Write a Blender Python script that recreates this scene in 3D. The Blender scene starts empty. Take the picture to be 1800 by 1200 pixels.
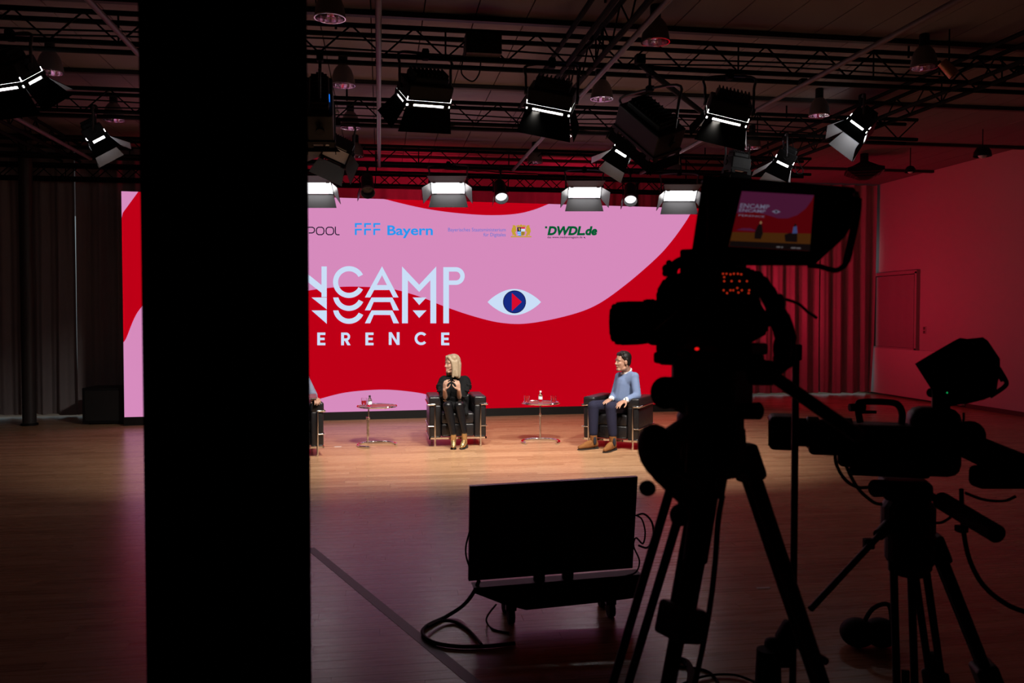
import bpy, bmesh, math, random
from mathutils import Vector, Matrix
random.seed(7)
R = math.radians
scene = bpy.context.scene
col = scene.collection

# ------------------------------------------------------------------ camera, world, exposure
FPX = 1500.0
YAW, PITCH = R(8.8), math.atan(0.03)
CAMPOS = Vector((0, 0, 1.72))
cd = bpy.data.cameras.new('camera'); cam = bpy.data.objects.new('camera', cd); col.objects.link(cam)
cd.sensor_width = 36; cd.lens = FPX / 1800 * 36; cd.clip_start = .05; cd.clip_end = 100
cd.dof.use_dof = True; cd.dof.focus_distance = 11.6; cd.dof.aperture_fstop = 4.5
cam.location = CAMPOS; cam.rotation_euler = (R(90) - PITCH, 0, -YAW)
scene.camera = cam
w = bpy.data.worlds.new('world'); scene.world = w; w.use_nodes = True
w.node_tree.nodes['Background'].inputs[0].default_value = (.0, .0, .0, 1)
vs = scene.view_settings
vs.view_transform = 'Standard'; vs.look = 'None'; vs.gamma = 1; vs.exposure = 0; vs.use_curve_mapping = False

LED_GAIN = 1.0
KEY_W, BACK_W, SPOT_W, SMALL_W = 54, 4.5, 4, 0
KEY_SPREAD = R(86)

RT = Vector((math.cos(YAW), -math.sin(YAW), 0))
FW = Vector((math.sin(YAW) * math.cos(PITCH), math.cos(YAW) * math.cos(PITCH), -math.sin(PITCH)))
UP = RT.cross(FW)
def ray(x, y): return FW + RT * ((x - 900) / FPX) + UP * ((600 - y) / FPX)
def P(x, y, d): return CAMPOS + ray(x, y) * d                 # point seen at (x, y), d metres along the view axis
def C(x, y, z): r = ray(x, y); return CAMPOS + r * ((z - CAMPOS.z) / r.z)   # ... at height z
def F(x, y): return C(x, y, 0)
def plane_hit(x, y, p, n): r = ray(x, y); return CAMPOS + r * ((p - CAMPOS).dot(n) / r.dot(n))

def area_light(name, pos, direction, sx, sy, watts, color=(1, 1, 1), spread=R(120)):
    l = bpy.data.lights.new(name, 'AREA'); l.shape = 'RECTANGLE'; l.size = sx; l.size_y = sy
    l.energy = watts; l.color = color; l.spread = spread
    o = bpy.data.objects.new(name, l); col.objects.link(o); o.location = pos
    o.rotation_euler = Vector(direction).to_track_quat('-Z', 'Y').to_euler()
    return o

# ------------------------------------------------------------------ materials
MATS = {}
def srgb(r, g, b):
    f = lambda c: (c / 255 / 12.92) if c / 255 <= .04045 else ((c / 255 + .055) / 1.055) ** 2.4
    return (f(r), f(g), f(b), 1)
def mat(name, color=(.5, .5, .5), rough=.5, metal=0, emit=None, estr=1.0, noise=None, bump=None, spec=.5, trans=0, coat=0, sheen=0):
    if name in MATS: return MATS[name]
    m = bpy.data.materials.new(name); m.use_nodes = True; nt = m.node_tree
    b = nt.nodes['Principled BSDF']
    c = tuple(color[:3]) + (1,)
    b.inputs['Base Color'].default_value = c
    b.inputs['Roughness'].default_value = rough; b.inputs['Metallic'].default_value = metal
    b.inputs['Specular IOR Level'].default_value = spec
    b.inputs['Transmission Weight'].default_value = trans
    b.inputs['Coat Weight'].default_value = coat
    b.inputs['Sheen Weight'].default_value = sheen
    if emit is not None:
        b.inputs['Emission Color'].default_value = tuple(emit[:3]) + (1,)
        b.inputs['Emission Strength'].default_value = estr
    tc = None
    if noise or bump:
        tc = nt.nodes.new('ShaderNodeTexCoord')
    if noise:
        sc, amt = noise
        n = nt.nodes.new('ShaderNodeTexNoise'); n.inputs['Scale'].default_value = sc; n.inputs['Detail'].default_value = 5
        nt.links.new(tc.outputs['Object'], n.inputs['Vector'])
        mx = nt.nodes.new('ShaderNodeMix'); mx.data_type = 'RGBA'
        mx.inputs['A'].default_value = tuple(x * (1 - amt) for x in c[:3]) + (1,)
        mx.inputs['B'].default_value = tuple(min(1, x * (1 + amt)) for x in c[:3]) + (1,)
        nt.links.new(n.outputs['Fac'], mx.inputs['Factor']); nt.links.new(mx.outputs['Result'], b.inputs['Base Color'])
    if bump:
        sc, st = bump
        n = nt.nodes.new('ShaderNodeTexNoise'); n.inputs['Scale'].default_value = sc; n.inputs['Detail'].default_value = 4
        nt.links.new(tc.outputs['Object'], n.inputs['Vector'])
        bp = nt.nodes.new('ShaderNodeBump'); bp.inputs['Strength'].default_value = st; bp.inputs['Distance'].default_value = .01
        nt.links.new(n.outputs['Fac'], bp.inputs['Height']); nt.links.new(bp.outputs['Normal'], b.inputs['Normal'])
    MATS[name] = m; return m
def glow(name, rgb=(255, 255, 255), strength=1.0):
    if name in MATS: return MATS[name]
    m = bpy.data.materials.new(name); m.use_nodes = True; nt = m.node_tree
    nt.nodes.remove(nt.nodes['Principled BSDF'])
    e = nt.nodes.new('ShaderNodeEmission'); e.inputs[0].default_value = srgb(*rgb); e.inputs[1].default_value = strength
    nt.links.new(e.outputs[0], nt.nodes['Material Output'].inputs['Surface'])
    MATS[name] = m; return m

def wood_mat():
    m = bpy.data.materials.new('oak_floor'); m.use_nodes = True; nt = m.node_tree; L = nt.links.new
    b = nt.nodes['Principled BSDF']
    tc = nt.nodes.new('ShaderNodeNewGeometry')
    oi = nt.nodes.new('ShaderNodeObjectInfo')
    at = nt.nodes.new('ShaderNodeAttribute'); at.attribute_name = 'tone'
    ad = nt.nodes.new('ShaderNodeMath'); ad.operation = 'ADD'; L(oi.outputs['Random'], ad.inputs[0]); L(at.outputs['Fac'], ad.inputs[1])
    fr = nt.nodes.new('ShaderNodeMath'); fr.operation = 'FRACT'; L(ad.outputs[0], fr.inputs[0])
    mp = nt.nodes.new('ShaderNodeMapping'); mp.inputs['Scale'].default_value = (1.1, 26, 1); L(tc.outputs['Position'], mp.inputs['Vector'])
    sh = nt.nodes.new('ShaderNodeVectorMath'); sh.operation = 'ADD'; L(mp.outputs[0], sh.inputs[0])
    mu = nt.nodes.new('ShaderNodeMath'); mu.operation = 'MULTIPLY'; mu.inputs[1].default_value = 31; L(fr.outputs[0], mu.inputs[0]); L(mu.outputs[0], sh.inputs[1])
    n = nt.nodes.new('ShaderNodeTexNoise'); n.inputs['Scale'].default_value = 1.6; n.inputs['Detail'].default_value = 8; n.inputs['Roughness'].default_value = .62; L(sh.outputs[0], n.inputs['Vector'])
    mix = nt.nodes.new('ShaderNodeMath'); mix.operation = 'MULTIPLY_ADD'; mix.inputs[1].default_value = .36; L(fr.outputs[0], mix.inputs[0])
    n2 = nt.nodes.new('ShaderNodeMath'); n2.operation = 'MULTIPLY'; n2.inputs[1].default_value = .66; L(n.outputs['Fac'], n2.inputs[0]); L(n2.outputs[0], mix.inputs[2])
    cr = nt.nodes.new('ShaderNodeValToRGB'); e = cr.color_ramp.elements
    e[0].position = .12; e[0].color = (.25, .125, .062, 1); e[1].position = .95; e[1].color = (.54, .325, .19, 1)
    k = e.new(.5); k.color = (.42, .232, .125, 1)
    L(mix.outputs[0], cr.inputs[0]); L(cr.outputs[0], b.inputs['Base Color'])
    b.inputs['Specular IOR Level'].default_value = .27
    rr = nt.nodes.new('ShaderNodeMapRange'); rr.inputs['To Min'].default_value = .20; rr.inputs['To Max'].default_value = .36
    L(n.outputs['Fac'], rr.inputs['Value']); L(rr.outputs[0], b.inputs['Roughness'])
    bp = nt.nodes.new('ShaderNodeBump'); bp.inputs['Strength'].default_value = .12; bp.inputs['Distance'].default_value = .004
    L(n.outputs['Fac'], bp.inputs['Height']); L(bp.outputs[0], b.inputs['Normal'])
    return m
WOOD = wood_mat()
BLACK = mat('black_paint', (.006, .006, .0065), .55, spec=.25)
DEAD = mat('matt_black_cloth', (.004, .004, .004), .95, spec=.02)
PLASTIC = mat('black_plastic', (.008, .008, .009), .5, bump=(90, .05), spec=.3)
RUBBER = mat('black_rubber', (.006, .006, .006), .75, spec=.2)
TRUSSM = mat('black_truss_steel', (.008, .007, .007), .8, spec=.06)
PIPEM = mat('galvanised_pipe', (.10, .075, .08), .5, spec=.2)
LAMPGREY = mat('lamp_grey_metal', (.16, .14, .14), .4, metal=.6)
CHROME = mat('chrome', (.85, .85, .86), .09, metal=1)
REFL = mat('faceted_reflector', (.9, .86, .88), .14, metal=1)
LEATHER = mat('black_leather', (.009, .008, .009), .34, bump=(38, .35), spec=.5)
DOORIN = mat('barn_door_steel', (.085, .085, .09), .45)
CURTL = mat('grey_curtain_cloth', (.32, .265, .27), .9, noise=(3, .12), bump=(60, .1), sheen=.2)
WALLW = mat('white_wall_paint', (.46, .41, .41), .8, noise=(.7, .05))
CEILM = mat('ceiling_panel_paint', (.17, .14, .14), .75, noise=(.9, .08))
GLASS = mat('clear_glass', (1, 1, 1), .02, trans=1, spec=.5)
STEEL = mat('dark_steel', (.05, .05, .055), .35, metal=.8)

# ------------------------------------------------------------------ mesh building
def frame_from(n, up=Vector((0, 0, 1))):
    n = Vector(n).normalized()
    r = n.cross(up)
    if r.length < 1e-4: r = Vector((1, 0, 0))
    r.normalize(); return r, n, r.cross(n)          # right, forward, up
class MB:
    def __init__(s): s.v = []; s.f = []
    def add(s, verts, faces):
        k = len(s.v); s.v += [Vector(q) for q in verts]; s.f += [tuple(i + k for i in f) for f in faces]; return s
    def box(s, c, size, M=None, bev=0.0):
        hx, hy, hz = (q / 2 for q in size); c = Vector(c)
        if bev <= 0:
            vv = [Vector((x, y, z)) for x in (-hx, hx) for y in (-hy, hy) for z in (-hz, hz)]
            ff = [(0, 1, 3, 2), (4, 6, 7, 5), (0, 4, 5, 1), (2, 3, 7, 6), (0, 2, 6, 4), (1, 5, 7, 3)]
        else:
            bm = bmesh.new(); bmesh.ops.create_cube(bm, size=1)
            for q in bm.verts: q.co = Vector((q.co.x * 2 * hx, q.co.y * 2 * hy, q.co.z * 2 * hz))
            bmesh.ops.bevel(bm, geom=bm.edges[:], offset=min(bev, min(hx, hy, hz) * .95), segments=2 if bev < .012 else 3, profile=.5, affect='EDGES')
            bm.verts.index_update(); vv = [q.co.copy() for q in bm.verts]; ff = [tuple(q.index for q in f.verts) for f in bm.faces]; bm.free()
        if M is not None: vv = [M @ q for q in vv]
        return s.add([c + q for q in vv], ff)
    def tube(s, a, b, r0, r1=None, n=10, caps=True):
        a, b = Vector(a), Vector(b); r1 = r0 if r1 is None else r1
        r, f, u = frame_from(b - a) if (b - a).length > 1e-6 else frame_from((0, 0, 1))
        vv = [a + (r * math.cos(t) + u * math.sin(t)) * r0 for t in (2 * math.pi * i / n for i in range(n))]
        vv += [b + (r * math.cos(t) + u * math.sin(t)) * r1 for t in (2 * math.pi * i / n for i in range(n))]
        ff = [(i, (i + 1) % n, n + (i + 1) % n, n + i) for i in range(n)]
        if caps: ff += [tuple(range(n))[::-1], tuple(range(n, 2 * n))]
        return s.add(vv, ff)
    def path(s, pts, rad, n=8, closed=False, caps=True):
        pts = [Vector(q) for q in pts]; m = len(pts); vv = []; ff = []
        ref = None
        for i, q in enumerate(pts):
            t = (pts[(i + 1) % m] - pts[i - 1]) if closed else (pts[min(i + 1, m - 1)] - pts[max(i - 1, 0)])
            t.normalize()
            if ref is None: ref = t.orthogonal().normalized()
            ref = (ref - t * ref.dot(t)).normalized(); bb = t.cross(ref)
            rr = rad[i] if isinstance(rad, (list, tuple)) else rad
            vv += [q + (ref * math.cos(a) + bb * math.sin(a)) * rr for a in (2 * math.pi * k / n for k in range(n))]
        for i in range(m if closed else m - 1):
            j = (i + 1) % m
            ff += [(i * n + k, i * n + (k + 1) % n, j * n + (k + 1) % n, j * n + k) for k in range(n)]
        if caps and not closed: ff += [tuple(range(n))[::-1], tuple(range((m - 1) * n, m * n))]
        return s.add(vv, ff)
    def lathe(s, prof, c=(0, 0, 0), axis=(0, 0, 1), n=20, cap=False):
        c = Vector(c); r, f, u = frame_from(axis) ; vv = []; m = len(prof)
        for (rad, z) in prof: vv += [c + f * z + (r * math.cos(a) + u * math.sin(a)) * rad for a in (2 * math.pi * k / n for k in range(n))]
        ff = [(i * n + k, i * n + (k + 1) % n, (i + 1) * n + (k + 1) % n, (i + 1) * n + k) for i in range(m - 1) for k in range(n)]
        if cap: ff += [tuple(range(n))[::-1], tuple(range((m - 1) * n, m * n))]
        return s.add(vv, ff)
    def ell(s, c, rad, M=None, nu=14, nv=9):
        c = Vector(c); vv = []; ff = []
        for j in range(nv + 1):
            p = math.pi * j / nv
            for k in range(nu):
                a = 2 * math.pi * k / nu
                q = Vector((rad[0] * math.sin(p) * math.cos(a), rad[1] * math.sin(p) * math.sin(a), rad[2] * math.cos(p)))
                vv.append(c + (M @ q if M is not None else q))
        ff = [(j * nu + k, (j + 1) * nu + k, (j + 1) * nu + (k + 1) % nu, j * nu + (k + 1) % nu) for j in range(nv) for k in range(nu)]
        return s.add(vv, ff)
    def prism(s, pts, off):
        pts = [Vector(q) for q in pts]; off = Vector(off); n = len(pts)
        return s.add(pts + [q + off for q in pts], [tuple(range(n)), tuple(range(n, 2 * n))[::-1]] + [(i, n + i, n + (i + 1) % n, (i + 1) % n) for i in range(n)])
    def build(s, name, m, parent=None, origin=None, smooth=False):
        o0 = Vector(origin) if origin is not None else Vector((0, 0, 0))
        me = bpy.data.meshes.new(name); me.from_pydata([tuple(q - o0) for q in s.v], [], s.f)
        bm = bmesh.new(); bm.from_mesh(me); bmesh.ops.remove_doubles(bm, verts=bm.verts, dist=1e-5); bmesh.ops.recalc_face_normals(bm, faces=bm.faces); bm.to_mesh(me); bm.free()
        me.materials.append(m)
        if smooth:
            me.polygons.foreach_set('use_smooth', [True] * len(me.polygons))
            try: me.set_sharp_from_angle(angle=R(42))
            except Exception: pass
        o = bpy.data.objects.new(name, me); col.objects.link(o)
        if parent is not None: o.parent = parent
        elif origin is not None: o.location = o0
        return o
def tag(o, label=None, cat=None, group=None, kind=None):
    if label: o['label'] = label
    if cat: o['category'] = cat
    if group: o['group'] = group
    if kind: o['kind'] = kind
    return o
def thing(name, loc, label, cat, group=None, rz=0):
    o = bpy.data.objects.new(name, None); col.objects.link(o); o.location = loc; o.rotation_euler.z = rz
    o.empty_display_size = .1
    return tag(o, label, cat, group)
def kids(o): return [c for c in bpy.data.objects if c.parent == o]
def copy_tree(o, parent=None):
    c = o.copy(); col.objects.link(c); c.parent = parent
    for ch in kids(o): copy_tree(ch, c)
    return c
def spline(pts, k=6):
    pts = [Vector(q) for q in pts]; out = []
    for i in range(len(pts) - 1):
        p0, p1, p2, p3 = pts[max(i - 1, 0)], pts[i], pts[i + 1], pts[min(i + 2, len(pts) - 1)]
        for j in range(k):
            t = j / k
            out.append(.5 * ((2 * p1) + (p2 - p0) * t + (2 * p0 - 5 * p1 + 4 * p2 - p3) * t * t + (3 * p1 - p0 - 3 * p2 + p3) * t ** 3))
    return out + [pts[-1]]
def RZ(a): return Matrix.Rotation(a, 3, 'Z')

# ------------------------------------------------------------------ the hall: floor, walls, ceiling
XL, XR, YB, YF, ZC = -10.0, 10.85, 17.95, -1.5, 4.60
fl = MB().box(((XL + XR) / 2, (YB + YF) / 2, -.07), (XR - XL, YB - YF, .1)).build('floor', mat('floor_screed', (.03, .018, .012), .8))
tag(fl, kind='structure')
PW, PL = .10, 1.3
pm = MB().box((0, 0, -.009), (PL - .0012, PW - .001, .018)).build('plank', WOOD)
pme = pm.data
pme.attributes.new('tone', 'FLOAT', 'FACE')
bpy.data.objects.remove(pm)
planks = []
row = 0; y = YF + PW / 2
while y < YB:
    off = random.random() * PL; x = XL - off + PL / 2
    while x - PL / 2 < XR:
        a, b = max(x - PL / 2, XL), min(x + PL / 2, XR)
        if b - a > .05: planks.append((a, b, y))
        x += PL
    y += PW; row += 1
def visible_depth(a, b, y):
    best = None
    for xx in (a, (a + b) / 2, b):
        v = Vector((xx, y, 0)) - CAMPOS; d = v.dot(FW)
        if d < .5: continue
        px, py = 900 + v.dot(RT) / d * FPX, 600 - v.dot(UP) / d * FPX
        if 0 <= px <= 1800 and py <= 1200 and not (258 < px < 545): best = d if best is None else min(best, d)
    return best
vis = sorted([(visible_depth(*q), q) for q in planks if visible_depth(*q) is not None])
near = set(q for _, q in vis[:300] if q[1] - q[0] > PL - .01)
for (a, b, yy) in [q for q in planks if q in near]:
    o = bpy.data.objects.new('plank', pme); col.objects.link(o); o.parent = fl; o.location = ((a + b) / 2, yy, 0)
m = MB(); tones = []
for q in planks:
    if q in near: continue
    a, b, yy = q
    k = len(m.f); m.box(((a + b) / 2, yy, -.009), (b - a - .0012, PW - .001, .018)); tones += [random.random()] * (len(m.f) - k)
me = bpy.data.meshes.new('plank_field'); me.from_pydata([tuple(v) for v in m.v], [], m.f); me.materials.append(WOOD)
at = me.attributes.new('tone', 'FLOAT', 'FACE'); at.data.foreach_set('value', tones)
pf = bpy.data.objects.new('plank_field', me); col.objects.link(pf); pf.parent = fl; tag(pf, kind='stuff')

tag(MB().box((XR + .1, (YB + YF) / 2, ZC / 2), (.2, YB - YF, ZC)).build('wall_right', WALLW), kind='structure')
tag(MB().box((XL - .1, (YB + YF) / 2, ZC / 2), (.2, YB - YF, ZC)).build('wall_left', mat('dark_wall_paint', (.10, .08, .08), .85)), kind='structure')
tag(MB().box(((XL + XR) / 2, YB + .1, ZC / 2), (XR - XL + .4, .2, ZC)).build('wall_back', WALLW), kind='structure')
tag(MB().box((XR - .012, (YB + YF) / 2, .04), (.024, YB - YF, .08)).build('baseboard_right', mat('dark_baseboard', (.06, .03, .03), .6)), kind='structure')
ce = tag(MB().box(((XL + XR) / 2, (YB + YF) / 2, ZC + .09), (XR - XL, YB - YF, .1)).build('ceiling', mat('ceiling_void', (.05, .04, .04), .9)), kind='structure')
bays = [YB - 2.42 * i for i in range(8)]
cpm = None
nx = 42; cw = (XR - XL) / nx
for i in range(len(bays) - 1):
    y1, y0 = bays[i], bays[i + 1]
    for j in range(nx):
        if cpm is None:
            tmp = MB().box((0, 0, .02), (cw - .012, y1 - y0 - .05, .04)).build('ceiling_panel', CEILM); cpm = tmp.data; bpy.data.objects.remove(tmp)
        o = bpy.data.objects.new('ceiling_panel', cpm); col.objects.link(o); o.parent = ce
        o.location = (XL + cw * (j + .5), (y0 + y1) / 2, ZC)
for yb in bays[1:]:
    MB().box(((XL + XR) / 2, yb, ZC - .02), (XR - XL, .07, .06)).build('rail', mat('dark_ceiling_rail', (.02, .016, .016), .6), ce)

# right wall: window bay with blind, low panel, switch
WN = Vector((1, 0, 0)); WP = Vector((XR, 0, 0))
def RW(x, y): return plane_hit(x, y, WP, WN)
p0, p1 = RW(1541, 500), RW(1614, 612)
ya, yb_, zt, zb = p0.y, p1.y, 2.62, 1.02
wi = tag(MB().box((XR - .01, (ya + yb_) / 2, (zt + zb) / 2), (.02, ya - yb_, zt - zb)).build('window_1', mat('dark_window_glass', (.02, .01, .012), .1)), kind='structure')
fm = MB()
for (yy, zz, sy, sz) in (((ya + yb_) / 2, zt, ya - yb_ + .08, .07), ((ya + yb_) / 2, zb, ya - yb_ + .08, .07), (ya, (zt + zb) / 2, .07, zt - zb), (yb_, (zt + zb) / 2, .07, zt - zb)):
    fm.box((XR - .04, yy, zz), (.08, sy, sz))
fm.build('window_frame', mat('window_frame_paint', (.35, .30, .30), .6), wi)
bl = MB(); N = 60
vv = []; ff = []
for i in range(N + 1):
    t = i / N; yy = yb_ + .06 + (ya - yb_ - .12) * t
    dx = .062 + .007 * math.sin(t * 23) + .010 * math.sin(t * 9 + 1)
    vv += [(XR - dx, yy, zb + .04), (XR - dx, yy, zt - .05)]
for i in range(N): ff.append((2 * i, 2 * i + 2, 2 * i + 3, 2 * i + 1))
bl.add(vv, ff); bl.build('blind', mat('window_blind_cloth', (.30, .26, .26), .85), wi, smooth=True)
pe = RW(1700, 620)
lp = MB().box((XR - .05, (YB - .3 + pe.y) / 2, .53), (.10, YB - .3 - pe.y, .98), bev=.006).build('wall_panel', mat('white_panel_paint', (.56, .50, .50), .6), origin=(XR - .05, (YB - .3 + pe.y) / 2, .04))
tag(lp, 'low white panel along the right wall under the window blind', 'wall panel')
q = RW(1626, 580)
sw = thing('light_switch', (XR - .005, q.y, q.z), 'small white light switch on the red lit wall beside the blind', 'light switch')
MB().box((-.006, 0, 0), (.012, .085, .16), bev=.004).build('plate', mat('switch_plate', (.5, .42, .42), .5), sw)
MB().box((-.016, 0, .035), (.012, .05, .06), bev=.003).build('rocker', mat('switch_rocker', (.1, .06, .06), .5), sw)
MB().box((-.016, 0, -.04), (.012, .05, .06), bev=.003).build('rocker', mat('switch_rocker', (.1, .06, .06), .5), sw)

# ------------------------------------------------------------------ curtains in front of daylit windows
DAY = glow('daylight', (205, 225, 230), .30)
def curtain(p, q, z0, z1, label, amp=.07, per=.32, seed=0, flick=0.0, matl=CURTL):
    rnd = random.Random(seed); p, q = Vector(p), Vector(q); t = (q - p); L = t.length; t.normalize(); nrm = Vector((t.y, -t.x, 0))
    n = int(L / .02); vv = []; ff = []; ph = [rnd.random() * 6.28 for _ in range(4)]
    rowsz = [0, .02, .25, .5, .75, 1]
    for i in range(n + 1):
        s = L * i / n
        a = math.sin(s / per * 6.283 + ph[0] + .8 * math.sin(s * 1.3 + ph[1]))
        b = math.sin(s / (per * .43) * 6.283 + ph[2])
        for k, zf in enumerate(rowsz):
            g = 1 - .35 * zf
            d = amp * g * (.75 * a + .3 * b) + .012 * math.sin(5 * zf + s * 2)
            hem = (.010 * (1 + math.sin(s * 5.1 + ph[3])) + .010 * math.sin(s * 13) - .02) if k == 0 else 0
            vv.append(p + t * (s + (flick * (1 - zf) ** 4 if i > n - 6 else 0)) + nrm * d + Vector((0, 0, z0 + hem + (z1 - z0) * zf)))
    m = len(rowsz)
    for i in range(n):
        for k in range(m - 1): ff.append((i * m + k, (i + 1) * m + k, (i + 1) * m + k + 1, i * m + k + 1))
    mid = (p + q) / 2
    o = MB().add(vv, ff).build('curtain', matl, origin=(mid.x, mid.y, z0), smooth=True)
    return tag(o, label, 'curtain', 'floor-length curtains along the back of the hall')
ZT = ZC - .03
yl = 15.55
cg = C(137, 733, .03); g0 = cg.x
def onrow(x): return plane_hit(x, 600, Vector((0, yl, 0)), Vector((0, 1, 0))).x
def onrow2(x): return plane_hit(x, 600, Vector((0, 17.35, 0)), Vector((0, 1, 0))).x
curtain((XL + .1, yl, 0), (onrow(44), yl, 0), .05, ZT, 'grey floor-length curtain at the far left edge, left of the round column', seed=1)
curtain((onrow(28), yl + .10, 0), (onrow(136.6), yl, 0), .05, ZT, 'grey floor-length curtain between the round column and the bright daylight slit', seed=2, flick=.03)
curtain((onrow(138.2), yl, 0), (onrow(330), yl - .05, 0), .05, ZT, 'grey floor-length curtain between the daylight slit and the left edge of the screen', seed=3)
curtain((onrow2(1120), 17.35, 0), (onrow2(1332), 17.33, 0), .05, ZT, 'pink lit curtain behind the big studio camera, left of the thin slit', seed=4)
curtain((onrow2(1329.5), 17.40, 0), (onrow2(1439), 17.40, 0), .05, ZT, 'pink lit curtain right of the big studio camera with a dark seam on its right', seed=5)
curtain((onrow2(1437), 17.35, 0), (onrow2(1537), 17.35, 0), .05, ZT, 'pink lit curtain next to the right wall and the window blind', seed=6, flick=-.10)
CURTB = mat('red_backdrop_cloth', (.22, .15, .15), .9, noise=(3, .15))
curtain((onrow(332), yl + .45, 0), (onrow2(1118), 17.4, 0), .05, ZT, 'dark red lit curtain seen above the top edge of the screen', seed=8, per=.5, matl=CURTB)
w2 = tag(MB().box(((XL + .1 + onrow(320)) / 2, yl + .32, 1.75), (onrow(320) - XL - .1, .02, 3.4)).build('window_2', DAY), kind='structure')
w3 = tag(MB().box(((onrow2(1322) + XR - .06) / 2, 17.72, 1.75), (XR - .06 - onrow2(1322), .02, 3.4)).build('window_3', DAY), kind='structure')

# round column in front of the left curtain; black box beside the screen; near pillar
c0 = F(52, 747)
cm = thing('round_column', (c0.x, c0.y, 0), 'slim dark round column standing in front of the left curtains', 'column')
MB().tube((0, 0, 0), (0, 0, ZC), .10, n=28).build('shaft', mat('dark_column_paint', (.035, .03, .03), .5), cm, smooth=True)
MB().lathe([(.10, 0), (.125, 0), (.125, .03), (.10, .035)], n=28).build('collar', BLACK, cm, smooth=True)
b0 = F(185, 746)
sb = thing('subwoofer', (b0.x, b0.y + .3, 0), 'black loudspeaker box on the floor beside the left end of the screen', 'loudspeaker', rz=R(-3))
MB().box((0, 0, .30), (.66, .6, .56), bev=.012).build('cabinet', PLASTIC, sb)
MB().box((0, -.305, .30), (.58, .012, .48), bev=.004).build('grille', mat('speaker_grille', (.008, .008, .008), .7), sb)
for sx in (-.25, .25):
    for sy in (-.2, .2): MB().tube((sx, sy, 0), (sx, sy, .025), .025).build('foot', RUBBER, sb)
d0 = 2.1
aL, aR = math.atan((249 - 900) / FPX), math.atan((544 - 900) / FPX); am = (aL + aR) / 2 + YAW
pw = 2 * d0 * math.tan((aR - aL) / 2)
pil = thing('square_pillar', (d0 * math.sin(am), d0 * math.cos(am), 0), 'broad black square pillar filling the left foreground', 'pillar', rz=-am)
MB().box((0, .17, ZC / 2), (pw, .34, ZC), bev=.01).build('shaft', DEAD, pil)
MB().box((0, .17, .05), (pw + .03, .37, .10), bev=.006).build('plinth', DEAD, pil)
# ------------------------------------------------------------------ LED wall with its picture
LA, LB = F(219, 748), F(1229, 721.5)
LT = (LB - LA); LEDW = LT.length; LT.normalize(); LN = Vector((LT.y, -LT.x, 0))     # LN looks at the audience
LEDROT = math.atan2(LT.y, LT.x); LZ0, LZ1 = .135, 3.655
led = thing('led_wall', LA, 'huge red and pink lit video wall behind the seated guests', 'video wall', rz=LEDROT)
MB().box((LEDW / 2, .06, (LZ0 + LZ1) / 2), (LEDW, .10, LZ1 - LZ0)).build('cabinet_back', BLACK, led)
MB().box((LEDW / 2, .02, LZ0 / 2), (LEDW + .02, .06, LZ0)).build('kick_board', mat('black_kick_board', (.008, .0075, .0075), .5, spec=.3), led)
for k in range(6):
    x = LEDW * (k + .5) / 6
    MB().tube((x, .10, LZ1 - .4), (x, .75, .02), .025).tube((x, .12, .02), (x, .75, .02), .025).build('support', STEEL, led)
RED = glow('screen_red', (190, 0, 22), LED_GAIN); PINK = glow('screen_pink', (214, 138, 188), LED_GAIN)
ICE = glow('screen_pale_blue', (202, 221, 246), LED_GAIN); NAVY = glow('screen_navy', (22, 42, 128), LED_GAIN)
OUTL = glow('screen_dark_line', (60, 30, 50), LED_GAIN); BLU = glow('screen_blue', (40, 150, 238), LED_GAIN)
VIO = glow('screen_violet_blue', (105, 120, 205), LED_GAIN); GRN = glow('screen_green', (4, 88, 48), LED_GAIN)
INK = glow('screen_ink', (22, 18, 42), LED_GAIN); GOLD = glow('screen_gold', (196, 158, 52), LED_GAIN)
EYRED = glow('screen_bright_red', (215, 12, 45), LED_GAIN)
scr = MB().box((LEDW / 2, .004, (LZ0 + LZ1) / 2), (LEDW, .012, LZ1 - LZ0)).build('screen', RED, led)
LEDP = LA.copy()
def S(x, y, lay=1):                       # a picture pixel laid on the screen surface, in the wall's own frame
    h = plane_hit(x, y, LEDP, LN) - LEDP
    u = min(max(h.dot(LT), 0), LEDW); z = min(max(h.z, LZ0), LZ1)
    return Vector((u, -.002 - .0015 * lay, z))
def poly(name, pts, m, lay=1, parent=None):
    mb = MB(); mb.add([S(x, y, lay) for x, y in pts], [tuple(range(len(pts)))])
    return mb.build(name, m, parent or scr)
def polys(name, lst, m, lay=1):
    mb = MB()
    for pts in lst: mb.add([S(x, y, lay) for x, y in pts], [tuple(range(len(pts)))])
    me = bpy.data.meshes.new(name); me.from_pydata([tuple(v) for v in mb.v], [], mb.f); me.materials.append(m)
    o = bpy.data.objects.new(name, me); col.objects.link(o); o.parent = scr; return o
def sp2(pts, k=8): return [(v.x, v.y) for v in spline([Vector((a, b, 0)) for a, b in pts], k)]
# pink waves
low = sp2([(1221, 362), (1205, 390), (1178, 427), (1150, 457), (1100, 500), (1050, 535), (1000, 554), (930, 568), (880, 567), (830, 555), (780, 538), (740, 522), (690, 508), (640, 504), (600, 504), (560, 508), (536, 512), (490, 524), (440, 538), (395, 520), (355, 450), (330, 336)])
topr = sp2([(655, 344), (700, 356), (750, 367), (800, 374), (857, 378), (905, 376), (940, 368), (975, 353.5)])
poly('pink_wave', low + [(640, 336)] + topr + [(1000, 345)], PINK)
poly('pink_wave', sp2([(214, 600), (221, 596), (243, 547), (280, 512), (315, 515), (350, 570), (390, 660), (425, 740)]) + [(214, 745)], PINK)
poly('pink_wave', [(210, 330), (243, 330), (216, 374), (210, 383)], PINK)
poly('pink_hill', sp2([(505, 728), (545, 707), (572, 698), (605, 690), (640, 686), (676, 684.5), (712, 687), (750, 693), (800, 708), (838, 728)]) + [(838, 740), (505, 740)], PINK)
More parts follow.
